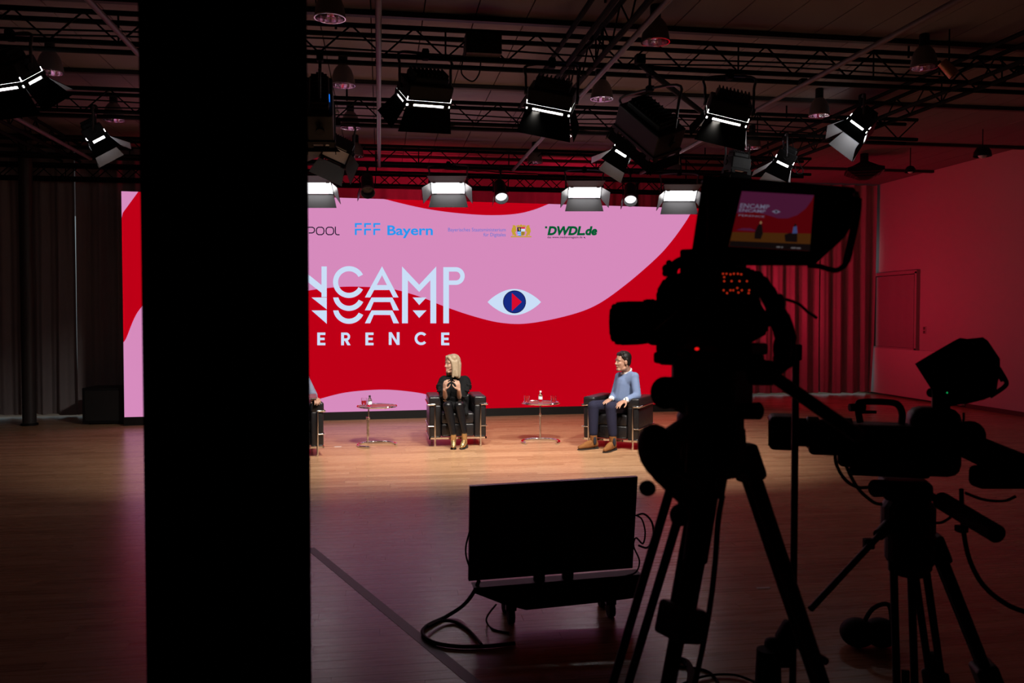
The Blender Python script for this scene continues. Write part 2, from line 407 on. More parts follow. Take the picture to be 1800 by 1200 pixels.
# big lettering, given in a drawing frame G
def G(X, Y): return (520 + X / 3.2143, 340 + Y / 3.2143)
def gp(*pts): return [G(*p) for p in pts]
def ring(cx, cy, ro, ri, a0, a1, n=26, ymin=-1e9, sx=1.0):
    out = []
    for i in range(n):
        ta, tb = (R(a0 + (a1 - a0) * j / n) for j in (i, i + 1))
        q = []
        for (r, t) in ((ro, ta), (ro, tb), (ri, tb), (ri, ta)): q.append((cx + sx * r * math.cos(t), max(ymin, cy + r * math.sin(t))))
        if max(v[1] for v in q) - ymin > .5: out.append(gp(*q))
    return out
quad = lambda x0, y0, x1, y1: gp((x0, y0), (x1, y0), (x1, y1), (x0, y1))
polys('letter_n', [gp((-15, 412), (15, 412), (15, 585), (-15, 585)), gp((15, 412), (145, 517), (175, 585), (15, 458)), quad(145, 412, 175, 585),
                   gp((88, 587), (175, 587), (175, 655)), gp((88, 660), (175, 660), (175, 736))], ICE, 2)
c2 = []
c2 += ring(300, 500, 90, 61, 28, 332, 40)
for k in (1, 2): c2 += ring(300, 500 + 73 * k, 90, 61, 26, 176, 40, ymin=514 + 73 * k)
polys('letter_c', c2, ICE, 2)
a2 = [gp((487, 411), (487, 462), (420, 587), (390, 587)), gp((487, 411), (580, 587), (550, 587), (487, 462)), gp((447, 517), (527, 517), (541, 545), (433, 545))]
for k in (0, 1):
    o = 587 + 73 * k
    a2 += [gp((428, o), (545, o), (559, o + 26), (414, o + 26)), gp((414, o + 26), (440, o + 26), (420, o + 73), (390, o + 73)), gp((533, o + 26), (559, o + 26), (583, o + 73), (551, o + 73))]
polys('letter_a', a2, ICE, 2)
polys('letter_m', [quad(600, 470, 633, 733), quad(760, 470, 793, 733), gp((600, 412), (697, 515), (697, 556), (633, 490), (600, 470)), gp((793, 412), (793, 470), (760, 490), (697, 556), (697, 515)),
                   gp((660, 587), (738, 587), (697, 630)), gp((660, 660), (738, 660), (697, 703))], ICE, 2)
polys('letter_p', [quad(833, 416, 865, 733), quad(865, 416, 905, 441), quad(865, 491, 905, 516)] + ring(904, 466, 50, 25, -90, 90, 20), ICE, 2)
polys('letter_e', [quad(-160, 412, -128, 733)] + [quad(-128, y0, -40, y0 + 28) for y0 in (412, 485, 559, 632, 705)], ICE, 2)
def E_(x, wd=46): return [quad(x, 785, x + 16, 857), quad(x, 785, x + wd, 799), quad(x, 814, x + wd - 4, 828), quad(x, 843, x + wd, 857)]
polys('letter_f', [quad(-12, 785, 4, 857), quad(-12, 785, 36, 799), quad(-12, 816, 32, 830)], ICE, 2)
polys('letter_e', E_(121), ICE, 2)
polys('letter_r', [quad(256, 785, 272, 857), quad(272, 785, 284, 799), quad(272, 818, 284, 832)] + ring(283, 808.5, 24, 10, -90, 90, 12) + [gp((276, 830), (292, 828), (310, 857), (291, 857))], ICE, 2)
polys('letter_e', E_(393), ICE, 2)
polys('letter_n', [quad(525, 783, 541, 855), quad(570, 783, 586, 855), gp((525, 783), (541, 783), (586, 855), (570, 855))], ICE, 2)
polys('letter_c', ring(708, 819, 37, 22, 40, 320, 24), ICE, 2)
polys('letter_e', E_(821), ICE, 2)
# the eye
n = 20
up = [(1083 + 302 * i / n, 613 - 74 * math.sin(math.pi * i / n) ** .85) for i in range(n + 1)]
dn = [(1385 - 302 * i / n, 613 + 74 * math.sin(math.pi * i / n) ** .85) for i in range(1, n)]
poly('eye_white', gp(*(up + dn)), ICE, 2)
disc = lambda r: gp(*[(1235 + r * math.cos(2 * math.pi * i / 36), 612 + r * math.sin(2 * math.pi * i / 36)) for i in range(36)])
poly('eye_outline', disc(65), INK, 3); poly('iris', disc(61.5), NAVY, 4)
poly('play_triangle', gp((1220, 562), (1276, 612), (1220, 664)), EYRED, 5)
# sponsor line
def H(X, Y): return (520 + X / 6, 290 + Y / 6)
def K(X, Y): return (820 + X / 6, 290 + Y / 6)
def hq(f, x0, y0, x1, y1): return [f(x0, y0), f(x1, y0), f(x1, y1), f(x0, y1)]
def stroke(pts, wd, f, closed=False):
    out = []
    for (a, b) in zip(pts[:-1], pts[1:]):
        d = Vector((b[0] - a[0], b[1] - a[1], 0)); L = d.length; d /= L; nn = Vector((-d.y, d.x, 0)) * wd / 2; e = d * wd * .3
        A = Vector((a[0], a[1], 0)) - e; B = Vector((b[0], b[1], 0)) + e
        out.append([f(*(A + nn).xy), f(*(B + nn).xy), f(*(B - nn).xy), f(*(A - nn).xy)])
    return out
W_ = 11
st = []
st += stroke([(100, 655), (30, 655), (15, 668), (15, 722), (30, 735), (100, 735)], W_, H) + stroke([(20, 695), (100, 695)], W_, H)
st += stroke([(113, 737), (113, 680), (120, 663), (135, 656), (175, 656), (195, 668), (198, 690), (190, 708), (172, 716), (140, 716)], W_, H)
for x0 in (216, 318): st += stroke([(x0 + 22, 656), (x0 + 58, 656), (x0 + 76, 668), (x0 + 82, 695), (x0 + 76, 722), (x0 + 58, 734), (x0 + 22, 734), (x0 + 5, 722), (x0, 695), (x0 + 5, 668), (x0 + 22, 656)], W_, H)
st += stroke([(417, 652), (417, 715), (424, 730), (438, 735), (458, 735)], W_, H)
polys('logo_lettering', st, INK, 2)
fs = []
for x0 in (622, 720, 817):
    fs += [hq(H, x0, 612, x0 + 74, 630), hq(H, x0, 630, x0 + 20, 658), hq(H, x0, 672, x0 + 74, 690), hq(H, x0, 690, x0 + 20, 738)]
polys('logo_lettering', fs, BLU, 2)
def text(name, s, x0, y0, x1, y1, m, f, bold=0.0, shear=0.0, lay=2):
    cu = bpy.data.curves.new('t', 'FONT'); cu.body = s; cu.size = 1; cu.offset = bold; cu.shear = shear; cu.resolution_u = 4
    ob = bpy.data.objects.new('t', cu); col.objects.link(ob)
    dg = bpy.context.evaluated_depsgraph_get(); me = bpy.data.meshes.new_from_object(ob.evaluated_get(dg))
    bpy.data.objects.remove(ob)
    xs = [v.co.x for v in me.vertices]; ys = [v.co.y for v in me.vertices]
    ax, bx, ay, by = min(xs), max(xs), min(ys), max(ys)
    for v in me.vertices:
        v.co = S(*f(x0 + (v.co.x - ax) / (bx - ax) * (x1 - x0), y1 - (v.co.y - ay) / (by - ay) * (y1 - y0)), lay)
    me.materials.clear(); me.materials.append(m); me.name = name
    o = bpy.data.objects.new(name, me); col.objects.link(o); o.parent = scr; return o
text('logo_lettering', 'Bayern', 965, 636, 1445, 772, BLU, H, bold=.022)
text('logo_lettering', 'Bayerisches Staatsministerium', -195, 662, 413, 712, VIO, K, bold=.006)
text('logo_lettering', 'für Digitales', 178, 715, 413, 764, VIO, K, bold=.006)
text('logo_lettering', 'DWDL.de', 852, 645, 1378, 742, GRN, K, bold=.05, shear=.22)
poly('logo_mark', hq(K, 828, 646, 850, 668), GRN, 2)
text('logo_lettering', 'das www.medienmagazin.de', 852, 750, 1222, 778, INK, K, bold=.012)
poly('cursor_mark', [K(1234, 755), K(1254, 762), K(1247, 765), K(1254, 774), K(1249, 776), K(1243, 767), K(1238, 771)], INK, 2)
# coat of arms: gold base, two lions, crown, quartered shield
polys('crest_base', [hq(K, 466, 750, 684, 762)], GOLD, 3)
lion = [(0, 748), (18, 745), (14, 718), (4, 700), (10, 668), (22, 650), (14, 640), (30, 632), (48, 640), (56, 660), (52, 672), (62, 684), (54, 700), (44, 708), (52, 726), (60, 748), (34, 748), (30, 728), (24, 746)]
poly('crest_lion', [K(468 + x, y) for x, y in lion], GOLD, 3); poly('crest_lion', [K(682 - x, y) for x, y in lion], GOLD, 3)
poly('crest_crown', [K(528, 654), K(522, 634), K(536, 640), K(545, 628), K(556, 640), K(575, 624), K(594, 640), K(605, 628), K(614, 640), K(628, 634), K(622, 654)], GOLD, 3)
poly('shield_quarter', hq(K, 534, 656, 574, 700), INK, 4)
poly('shield_quarter', hq(K, 574, 656, 616, 672), EYRED, 4); poly('shield_quarter', hq(K, 574, 672, 616, 700), ICE, 4)
poly('shield_quarter', [K(534, 700), K(574, 700), K(574, 748), K(550, 744), K(536, 728)], BLU, 4)
poly('shield_quarter', [K(574, 700), K(616, 700), K(614, 728), K(600, 744), K(574, 748)], GOLD, 4)
poly('shield_lion', [K(546, 664), K(562, 664), K(566, 692), K(552, 694)], GOLD, 5)
polys('shield_lozenge', [[K(x, y - 9), K(x + 7, y), K(x, y + 9), K(x - 7, y)] for x in (546, 562) for y in (710, 730)], ICE, 5)
polys('shield_lion', [hq(K, 580, 706 + 12 * i, 610, 711 + 12 * i) for i in range(3)], INK, 5)

# added, unseen red strip lights behind the wall redden the curtain and side wall
def strip(b, d, label, watts, rz, z, tilt):
    t = thing('added_strip_light', (b.x, b.y, 0), label, 'strip light', 'added red strip lights behind the video wall', rz=rz)
    MB().box((0, 0, z), (1.2, .12, .10), bev=.01).build('housing', BLACK, t)
    MB().box((0, .0, z + .053), (1.14, .09, .006)).build('lens', glow('added_red_lens', (255, 20, 25), 2), t)
    MB().tube((0, 0, 0), (0, 0, z - .05), .02, n=10).build('stand', STEEL, t, smooth=True)
    MB().box((0, 0, .01), (.45, .45, .02), bev=.004).build('base', STEEL, t)
    area_light('added_red_wash', Vector((b.x, b.y, z + .06)), d, 1.1, .08, watts, (1, .018, .075), R(150))
for k, fx in enumerate((.2, .5, .8)):
    strip(LA + LT * (LEDW * fx) - LN * .95, Vector((-LN.x * .55, -LN.y * .55, 1)), 'added red strip light standing behind the video wall, ' + ('left', 'middle', 'right')[k] + ' of three', 30, LEDROT, LZ1 - .35, 0)
strip(LA + LT * (LEDW + .75) - LN * 1.2, Vector((.98, .02, .12)), 'added red strip light behind the right end of the video wall facing the side wall', 66, LEDROT + R(75), 1.55, 0)  # added lamp, reddens the side wall beyond what the screen alone gives

# ------------------------------------------------------------------ rig: pipes and trusses
ZB, TH = 4.17, .27
bar_cache = {}
def unit_bar(r, L, n=6):
    k = (r, round(L, 3), n)
    if k not in bar_cache:
        t = MB().tube((0, 0, 0), (0, 0, L), r, n=n).build('brace', TRUSSM); bar_cache[k] = t.data; bpy.data.objects.remove(t)
    return bar_cache[k]
def part_bar(name, a, b, r, parent, base, n=6):
    a, b = Vector(a), Vector(b); o = bpy.data.objects.new(name, unit_bar(r, (b - a).length, n)); col.objects.link(o); o.parent = parent
    o.location = a - base; o.rotation_mode = 'QUATERNION'; o.rotation_quaternion = (b - a).to_track_quat('Z', 'Y'); return o
def truss(a, b, label, step=.29, th=TH, depth=.27, r=.025, back=False):
    a, b = Vector(a), Vector(b); mid = (a + b) / 2; t = (b - a); L = t.length; t.normalize(); s = Vector((t.y, -t.x, 0)) * depth / 2; z = Vector((0, 0, th))
    root = thing('lighting_truss', mid, label, 'truss', 'black lattice lighting trusses under the ceiling')
    for sg in (-1, 1):
        for zz in (Vector((0, 0, 0)), z): part_bar('chord', a + s * sg + zz, b + s * sg + zz, r, root, mid, 8)
    n = int(L / step)
    for i in range(n):
        p, q = a + t * (L * i / n), a + t * (L * (i + 1) / n)
        zz = (Vector((0, 0, 0)), z) if i % 2 == 0 else (z, Vector((0, 0, 0)))
        part_bar('brace', p + s + zz[0], q + s + zz[1], .009, root, mid)
        if back: part_bar('brace', p - s + zz[1], q - s + zz[0], .009, root, mid)
        if i % 5 == 0: part_bar('upright', p + s, p + s + z, .009, root, mid)
    for k in (.12, .5, .88):
        p = a + t * (L * k); part_bar('hanger', p + z, Vector((p.x, p.y, ZC)), .012, root, mid)
    return root
def yat(x, y, z): return C(x, y, z).y
Y1, Y2, Y3 = yat(600, 102, ZB), yat(640, 216, ZB), yat(640, 288, ZB)
Y4 = Y3 + 1.15
truss((-8.2, Y1, ZB), (7.4, Y1, ZB), 'nearest cross truss over the hall carrying the big square lamps')
truss((-8.2, Y2, ZB), (7.4, Y2, ZB), 'second cross truss, just behind the big square lamps')
truss((-8.2, Y3, ZB), (7.4, Y3, ZB), 'third cross truss, carrying the bright lamps above the screen')
truss((-7.5, Y4, ZB - .18), (7.4, Y4, ZB - .18), 'lowest farthest truss right above the top edge of the screen', step=.24, th=.22, back=True)
PS = 2.17
MB_pipe = []
for k, (x, lab) in enumerate(((-PS * 2, 'pipe at the far left of the ceiling rig running away from view'), (-PS, 'second pipe from the left under the trusses running away from view'), (0, 'long straight pipe hanging under the trusses, straight ahead of the viewer'),
                              (PS, 'slanting pipe right of centre under the trusses, beside the bell lamps'), (PS * 2, 'slanting pipe on the right behind the studio camera viewfinder'))):
    t = thing('ceiling_pipe', (x, 10, ZB - .06), lab, 'pipe', 'pipes running under the trusses')
    MB().tube((0, -6.5, 0), (0, 3.9, 0), .026, n=12).build('tube', PIPEM, t, smooth=True)
    for yy in (Y1, Y2, Y3): MB().box((0, yy - 10, .035), (.07, .07, .05), bev=.006).build('clamp', TRUSSM, t)
truss((PS * 3 - .25, 3.2, ZB), (PS * 3 - .25, Y3 + .5, ZB), 'truss running away from view along the right side of the rig')
truss((-PS * 2 - .5, 3.2, ZB), (-PS * 2 - .5, Y3 + .5, ZB), 'truss running away from view along the left side of the rig')
truss((PS - .22, 3.5, ZB), (PS - .22, Y2, ZB), 'truss running away from view beside the slanting pipe right of centre')
br = thing('brace_pipe', C(1190, 165, ZB - .1), 'dark diagonal brace pipe under the trusses above the boxy lamp', 'pipe')
a, b = C(1125, 112, ZB - .05), C(1248, 208, ZB - .05)
MB().tube(a, b, .03, n=10).build('tube', TRUSSM, br, origin=br.location, smooth=True)
for q in (a, b): MB().box(q + Vector((0, 0, .04)), (.09, .09, .09), bev=.008).build('clamp', TRUSSM, br, origin=br.location)

# cables slung through the trusses
def CT(x, y, Y, on=1):
    v = plane_hit(x, y, Vector((0, Y - .135, 0)), Vector((0, 1, 0)))
    if on: v.z = ZB - .02
    return v
def cable(name, pts, r, label, cat='cable', group=None, m=RUBBER, k=8):
    sp = spline(pts, k); base = Vector(pts[0])
    return tag(MB().path(sp, r, n=6).build(name, m, origin=base, smooth=True), label, cat, group)
cable('hanging_cable', [CT(813, 105, Y1), CT(812, 130, Y1, 0), CT(830, 143, Y1, 0), CT(842, 130, Y1, 0), CT(845, 108, Y1)], .007, 'black cable loop hanging from the nearest truss beside the big square lamp', group='cables on the rig')
cable('hanging_cable', [CT(700, 205, Y2), CT(735, 222, Y2, 0), CT(775, 224, Y2, 0), CT(800, 205, Y2)], .007, 'black cable sagging under the second truss in the middle', group='cables on the rig')
cable('hanging_cable', [CT(1010, 205, Y2), CT(1050, 232, Y2, 0), CT(1085, 230, Y2, 0), CT(1100, 205, Y2)], .007, 'black cable sagging under the second truss right of centre', group='cables on the rig')
cable('hanging_cable', [CT(1392, 250, Y2), CT(1398, 275, Y2, 0), CT(1412, 300, Y2, 0), CT(1402, 305, Y2, 0), CT(1397, 290, Y2, 0)], .006, 'black cable loop hanging beside the bright flap lamp above the viewfinder', group='cables on the rig')
for i, zz in enumerate((.10, .17)):
    cable('truss_cable', [Vector((-8, Y1 + .05, ZB + zz))] + [Vector((x, Y1 + .05, ZB + zz + .03 * math.sin(x * 2.1 + i))) for x in range(-6, 7, 2)], .009, ('lower', 'upper')[i] + ' cable run inside the nearest cross truss', group='cables on the rig')
    cable('truss_cable', [Vector((-8, Y2 + .05, ZB + zz))] + [Vector((x, Y2 + .05, ZB + zz + .03 * math.sin(x * 1.7 + i))) for x in range(-6, 7, 2)], .009, ('lower', 'upper')[i] + ' cable run inside the second cross truss', group='cables on the rig')

# ------------------------------------------------------------------ bell pendant lamps
def make_bell():
    t = thing('bell_pendant_lamp', (0, 0, 0), 'x', 'pendant lamp', 'bell pendant lamps on the ceiling')
    outer = [(.132, 0), (.130, .03), (.118, .10), (.098, .16), (.07, .20), (.055, .215)]
    MB().lathe(outer, n=28).build('shade', LAMPGREY, t, smooth=True)
    MB().lathe([(.128, .002), (.122, .05), (.105, .11), (.08, .155), (.03, .17), (.001, .17)], n=24).build('reflector', REFL, t)
    MB().lathe([(.134, -.004), (.134, .006), (.126, .006), (.126, -.004), (.134, -.004)], n=28).build('rim', REFL, t, smooth=True)
    MB().lathe([(.05, .21), (.05, .33), (.04, .345), (.001, .345)], n=20).build('lamp_holder', BLACK, t, smooth=True)
    MB().tube((0, 0, .34), (0, 0, ZC - 4.26), .012).build('stem', BLACK, t)
    MB().ell((0, 0, .085), (.03, .03, .05)).build('bulb', mat('frosted_bulb', (.7, .65, .66), .3), t, smooth=True)
    return t
bell = make_bell(); first = True
for (x, y, lab) in ((580, 32, 'bell pendant lamp at the top edge beside the black pillar'), (603, 150, 'second bell pendant lamp back in the row beside the black pillar'), (616, 225, 'third bell pendant lamp back in the row beside the black pillar'),
                    (625, 275, 'farthest bell pendant lamp of the row beside the black pillar'), (1152, 74, 'large bell pendant lamp near the top, right of centre'), (1058, 174, 'grey bell pendant lamp between the two tilted square lamps'),
                    (988, 239, 'bell pendant lamp low behind the tilted square lamp right of centre'), (940, 286, 'farthest bell pendant lamp in the middle, before the red curtain'), (1624, 119, 'bell pendant lamp at the upper right in the dark'),
                    (1440, 203, 'bell pendant lamp left of the rightmost square lamp'), (1322, 260, 'bell pendant lamp above the bright flap lamp on the right'), (1186, 300, 'dim bell pendant lamp behind the lamps just left of the viewfinder'),
                    (88, 127, 'bell pendant lamp at the far upper left'), (200, 211, 'bell pendant lamp above the bright tilted lamp on the left')):
    o = bell if first else copy_tree(bell); first = False
    o.location = C(x, y, 4.26); o['label'] = lab
for (x, y, lab, sc) in ((1600, 303, 'small dark dome lamp hanging near the right wall', .09), (1727, 275, 'dark dome lamp hanging at the right edge over the right wall', .13)):
    q = C(x, y, ZC - .42)
    t = thing('dome_lamp', q, lab, 'pendant lamp', 'small dome lamps over the right side')
    MB().lathe([(sc, 0), (sc, .02), (sc * .92, sc * .6), (sc * .6, sc * 1.1), (.012, sc * 1.3)], n=20).build('shade', BLACK, t, smooth=True)
    MB().tube((0, 0, sc * 1.25), (0, 0, .42), .008).build('stem', BLACK, t)
    MB().ell((0, 0, .02), (sc * .5, sc * .5, sc * .4)).build('bulb', mat('frosted_bulb'), t, smooth=True)
q = C(1519, 300, ZC)
q = C(1519, 300, ZC - .30)
vt = thing('ceiling_vent', q, 'black diamond-shaped hanging air outlet near the right wall', 'air outlet', rz=R(20))
MB().lathe([(.08, .16), (.30, .06), (.43, .02), (.43, -.03), (.30, -.08), (.10, -.16), (.001, -.17)], n=4).build('body', BLACK, vt)
for k in range(3): MB().lathe([(.40 - .1 * k, -.045 - .04 * k), (.43 - .1 * k, -.045 - .04 * k)], n=4).build('vane', STEEL, vt)
MB().tube((0, 0, .15), (0, 0, .30), .07, n=14).build('duct', BLACK, vt, smooth=True)

# ------------------------------------------------------------------ stage lamps
BLUE_DISPLAY = glow('blue_display', (30, 130, 255), .9)
FACE = glow('lamp_face', (250, 250, 255), 1.3)
KEYFACE = glow('key_lamp_face', (252, 250, 246), 12.0)
SMALLFACE = glow('small_lamp_face', (252, 250, 250), 14.0)
def panel_lamp(pos, aim, label, w=.64, h=.30, dep=.16, doors=(40, 40, 40, 40), dl=.24, dls=(1, 1, 1, 1), roll=0, on=True, watts=0, clampz=ZB, disp=True, color=(1, .93, .84), spread=None, face=None, grille=False):
    pos = Vector(pos); n = (Vector(aim) - pos).normalized(); r, n, t = frame_from(n)
    if roll: q = Matrix.Rotation(R(roll), 3, n); r, t = q @ r, q @ t
    M = Matrix((r, n, t)).transposed()
    root = thing('stage_panel_lamp', pos, label, 'stage lamp', 'square stage lamps with barn doors')
    hs = MB().box((0, 0, 0), (w, dep, h), M, bev=.015).box(M @ Vector((0, -dep / 2 - .03, 0)), (w * .8, .07, h * .75), M, bev=.02).build('housing', PLASTIC, root)
    fin = MB()
    for k in range(9): fin.box(M @ Vector((w * .36 * (k - 4) / 4, -dep / 2 - .075, 0)), (.012, .03, h * .6), M)
    fin.build('cooling_fin', BLACK, hs)
    if disp: MB().box(M @ Vector((w * .12, -dep / 2 - .03, h * .385)), (.07, .035, .008), M).build('display', BLUE_DISPLAY, hs)
    fr = MB()
    for (x, z, a, b) in ((0, h / 2, w + .014, .02), (0, -h / 2, w + .014, .02), (w / 2, 0, .02, h), (-w / 2, 0, .02, h)): fr.box(M @ Vector((x, dep / 2 + .008, z)), (a, .03, b), M)
    fr.build('front_frame', BLACK, root)
    if on: MB().box(M @ Vector((0, dep / 2 + .001, 0)), (w - .004, .09, h - .004), M).build('diffuser', face or KEYFACE, root)
    else: MB().box(M @ Vector((0, dep / 2 + .001, 0)), (w - .04, .006, h - .04), M).build('diffuser', mat('unlit_diffuser', (.5, .5, .5), .6), root)
    y0 = dep / 2 + .052
    for i, (ax, sgn) in enumerate((('z', 1), ('z', -1), ('x', -1), ('x', 1))):
        a = R(doors[i]); half, hl = (h / 2, w / 2) if ax == 'z' else (w / 2, h / 2); L = dl * dls[i]
        def pt(s, q, off):
            out = half + sgn * 0 + q * L * math.sin(a); along = s * (hl + q * .05); fwd = y0 + q * L * math.cos(a)
            out += off * math.cos(a); fwd -= off * math.sin(a)
            return M @ (Vector((along, fwd, sgn * out)) if ax == 'z' else Vector((sgn * out, fwd, along)))
        pts = [pt(s, q, o) for o in (0, .006) for (s, q) in ((-1, 0), (1, 0), (1, 1), (-1, 1))]
        d = MB().add(pts, [(0, 1, 2, 3), (7, 6, 5, 4), (0, 4, 5, 1), (1, 5, 6, 2), (2, 6, 7, 3), (3, 7, 4, 0)]).build('barn_door', DOORIN, root)
        d.data.materials.append(DEAD)
        for pi in range(1, len(d.data.polygons)): d.data.polygons[pi].material_index = 1
        for hs_ in (-.8, .8): MB().box((pt(hs_, 0, .004) + M @ Vector((0, -.02, 0))), (.05, .06, .014) if ax == 'z' else (.014, .06, .05), M).build('hinge', BLACK, d)
    # yoke and clamp
    rh = Vector((r.x, r.y, 0)).normalized(); top = h * .5 + .17
    A, B = r * (w / 2 + .035), -r * (w / 2 + .035)
    z = Vector((0, 0, top)); hw = rh * (w / 2 + .035)
    MB().path(spline([A, A * .2 + (hw + z * .75) * .8, hw * .9 + z, -hw * .9 + z, B * .2 + (-hw + z * .75) * .8, B], 5), .014, n=6).build('yoke', mat('grey_yoke_steel', (.06, .055, .06), .4, metal=.5), root, smooth=True)
    MB().tube(A * .95, A * 1.05, .04, n=12).build('knob', BLACK, root); MB().tube(B * .95, B * 1.05, .04, n=12).build('knob', BLACK, root)
    zz = max(clampz - pos.z, top + .04)
    MB().tube(z, (0, 0, zz), .014, n=8).box((0, 0, zz - .03), (.06, .08, .10), bev=.008).box((.0, 0, top + .02), (.07, .07, .05), bev=.006).build('clamp', TRUSSM, root)
    if watts:
        area_light('panel_lamp_light', pos + n * (dep / 2 + .055), n, w - .06, h - .06, watts, color, spread or KEY_SPREAD)
    return root
SA = F(650, 790); SBc = F(802, 770); SC = F(1070, 775)
aimpt = lambda v, z: Vector((v.x, v.y, z))
def TY(x, y, Y): return plane_hit(x, y, Vector((0, Y, 0)), Vector((0, 1, 0)))      # under the front chord of a cross truss
c1, c2_, c3 = Y1 - .135, Y2 - .135, Y3 - .135
# lamps facing the stage, seen from behind
panel_lamp(TY(748, 155, c1), aimpt(F(620, 800), .5), 'big square lamp seen from behind, hanging left of centre with a lit right flap', watts=KEY_W, doors=(30, 12, 30, 6), dl=.24, h=.27, w=.46, roll=-6)
panel_lamp(TY(970, 168, c1), aimpt(F(890, 795), .5), 'tilted square lamp with bright slits hanging right of centre', watts=KEY_W, roll=22, doors=(30, 16, 25, 20), dl=.23, h=.26, w=.44)
panel_lamp(TY(1142, 222, c1), aimpt(F(1010, 775), .6), 'boxy black lamp hanging steeply on a square yoke right of centre', watts=0, on=False, roll=62, w=.62, h=.36, dep=.24, doors=(8, 8, 8, 8), dl=.12, disp=True)
panel_lamp(TY(1282, 188, c1), aimpt(F(1100, 795), .5), 'tilted square lamp with bright slits above the studio camera viewfinder', watts=KEY_W, roll=26, doors=(30, 16, 25, 20), dl=.22, h=.25, w=.42)
panel_lamp(plane_hit(1515, 218, Vector((PS * 3 - .385, 0, 0)), Vector((1, 0, 0))), aimpt(F(1080, 775), .6), 'rightmost square lamp with a blue display under the right truss', watts=0, face=SMALLFACE, roll=8, doors=(30, 10, 40, 20), dl=.24, h=.30, w=.50)
panel_lamp(TY(563, 192, c1), aimpt(F(600, 775), .7), 'tall black box lamp hanging right beside the pillar edge', watts=0, on=False, roll=88, w=.56, h=.24, dep=.30, doors=(5, 5, 5, 5), dl=.06)
panel_lamp(TY(594, 262, c2_), P(520, 420, 9.6), 'small lamp with grey open flaps hanging beside the pillar above the bright lamp', watts=0, on=False, roll=-35, w=.34, h=.26, doors=(40, 40, 40, 40), dl=.22, disp=False)
panel_lamp(TY(166, 236, c2_), TY(166, 236, c2_) + Vector((.5, .12, -.80)), 'bright tilted lamp with white flaps hanging at the left over the curtain', roll=0, w=.34, h=.24, dep=.14, doors=(40, 12, 40, 0), dls=(1, 1, 1, .62), dl=.24, disp=False, watts=SMALL_W, face=SMALLFACE)
panel_lamp(TY(18, 124, c1), TY(18, 124, c1) + Vector((0.3, 0.5, -0.8)), 'half cut off lamp with bright slits at the upper left edge', roll=0, w=.44, h=.26, doors=(40, 8, 40, 30), dl=.24, disp=False, watts=SMALL_W, face=SMALLFACE)
panel_lamp(TY(1098, 262, c2_), TY(1098, 262, c2_) + Vector((-.5, .12, -.80)), 'small lamp with shining white flaps hanging below the boxy black lamp', roll=0, w=.36, h=.26, dep=.14, doors=(35, 15, 0, 45), dls=(1, 1, .62, 1.1), dl=.28, disp=False, watts=SMALL_W, face=SMALLFACE)
panel_lamp(TY(1380, 280, c2_), TY(1380, 280, c2_) + Vector((-.42, .16, -.85)), 'small lamp with shining white flaps right above the viewfinder', roll=0, w=.38, h=.26, dep=.14, doors=(35, 25, 0, 45), dls=(1, 1, .62, 1.1), dl=.28, disp=False, watts=SMALL_W, face=SMALLFACE)
panel_lamp(TY(1296, 288, c2_), P(1290, 340, 11.5), 'dim lamp with a ribbed flap between the viewfinder and the bright lamps', on=False, roll=60, w=.30, h=.20, doors=(20, 20, 20, 20), dl=.2, disp=False)
# bright lamps in a row over the screen, facing the hall
for (x, y, lab) in ((556, 322, 'bright white lamp over the screen right beside the pillar'), (788, 322, 'bright white lamp over the screen in the middle'), (1027, 330, 'bright white lamp over the screen right of centre'), (1194, 336, 'bright white lamp over the screen next to the viewfinder')):
    q = TY(x, y, c3)
    panel_lamp(q, q + Vector((-.10, -.64, -.76)), lab, w=.54, h=.24, dep=.14, doors=(80, 35, 35, 35), dls=(.75, 1, 1, 1), dl=.22, watts=BACK_W, clampz=ZB, disp=False, color=(1, .97, .95), spread=R(180), face=FACE)
# cylindrical spotlights between them
def spot(x, y, label, lit, tilt):
    q = TY(x, y, c3); n = Vector((tilt, -.95, -.9)).normalized(); r, n, t = frame_from(n)
    root = thing('cylinder_spotlight', q, label, 'spotlight', 'cylindrical spotlights over the screen')
    MB().lathe([(.001, -.26), (.08, -.26), (.10, -.22), (.10, .10), (.085, .10), (.085, .08)], axis=n, n=24).build('barrel', BLACK, root, smooth=True)
    MB().lathe([(.10, .10), (.112, .13), (.115, .17), (.108, .17), (.102, .13), (.095, .10)], axis=n, n=24).build('snoot', DOORIN, root, smooth=True)
    MB().lathe([(.001, .112), (.05, .11), (.094, .10)], axis=n, n=24).build('lens', FACE if lit else mat('dark_lens', (.02, .02, .025), .1), root, smooth=True)
    fl = MB(); a = n * .14 + r * .12
    fl.add([a + t * .09, a - t * .09, a - t * .07 + n * .17 + r * .04, a + t * .07 + n * .17 + r * .04], [(0, 1, 2, 3)]); fl.add([v + r * .006 for v in fl.v[:4]], [(3, 2, 1, 0)])
    fl.build('barn_door', DOORIN, root)
    MB().path([r * .12, r * .13 + Vector((0, 0, .22)), r * -.13 + Vector((0, 0, .22)), r * -.12], .012, n=6).build('yoke', TRUSSM, root)
    MB().tube((0, 0, .22), (0, 0, ZB - q.z), .014).box((0, 0, ZB - q.z - .03), (.06, .08, .10), bev=.008).build('clamp', TRUSSM, root)
    if lit:
        l = bpy.data.lights.new('spot_light', 'SPOT'); l.energy = SPOT_W; l.spot_size = R(50); l.spot_blend = .6; l.shadow_soft_size = .06; l.color = (1, .95, .9)
        o = bpy.data.objects.new('spot_light', l); col.objects.link(o); o.location = q + n * .13; o.rotation_euler = n.to_track_quat('-Z', 'Y').to_euler()
spot(646, 328, 'dark cylindrical spotlight over the screen, leftmost of the three spotlights', False, .05)
spot(880, 338, 'cylindrical spotlight with a bright lens over the top of the red wave', True, 0)
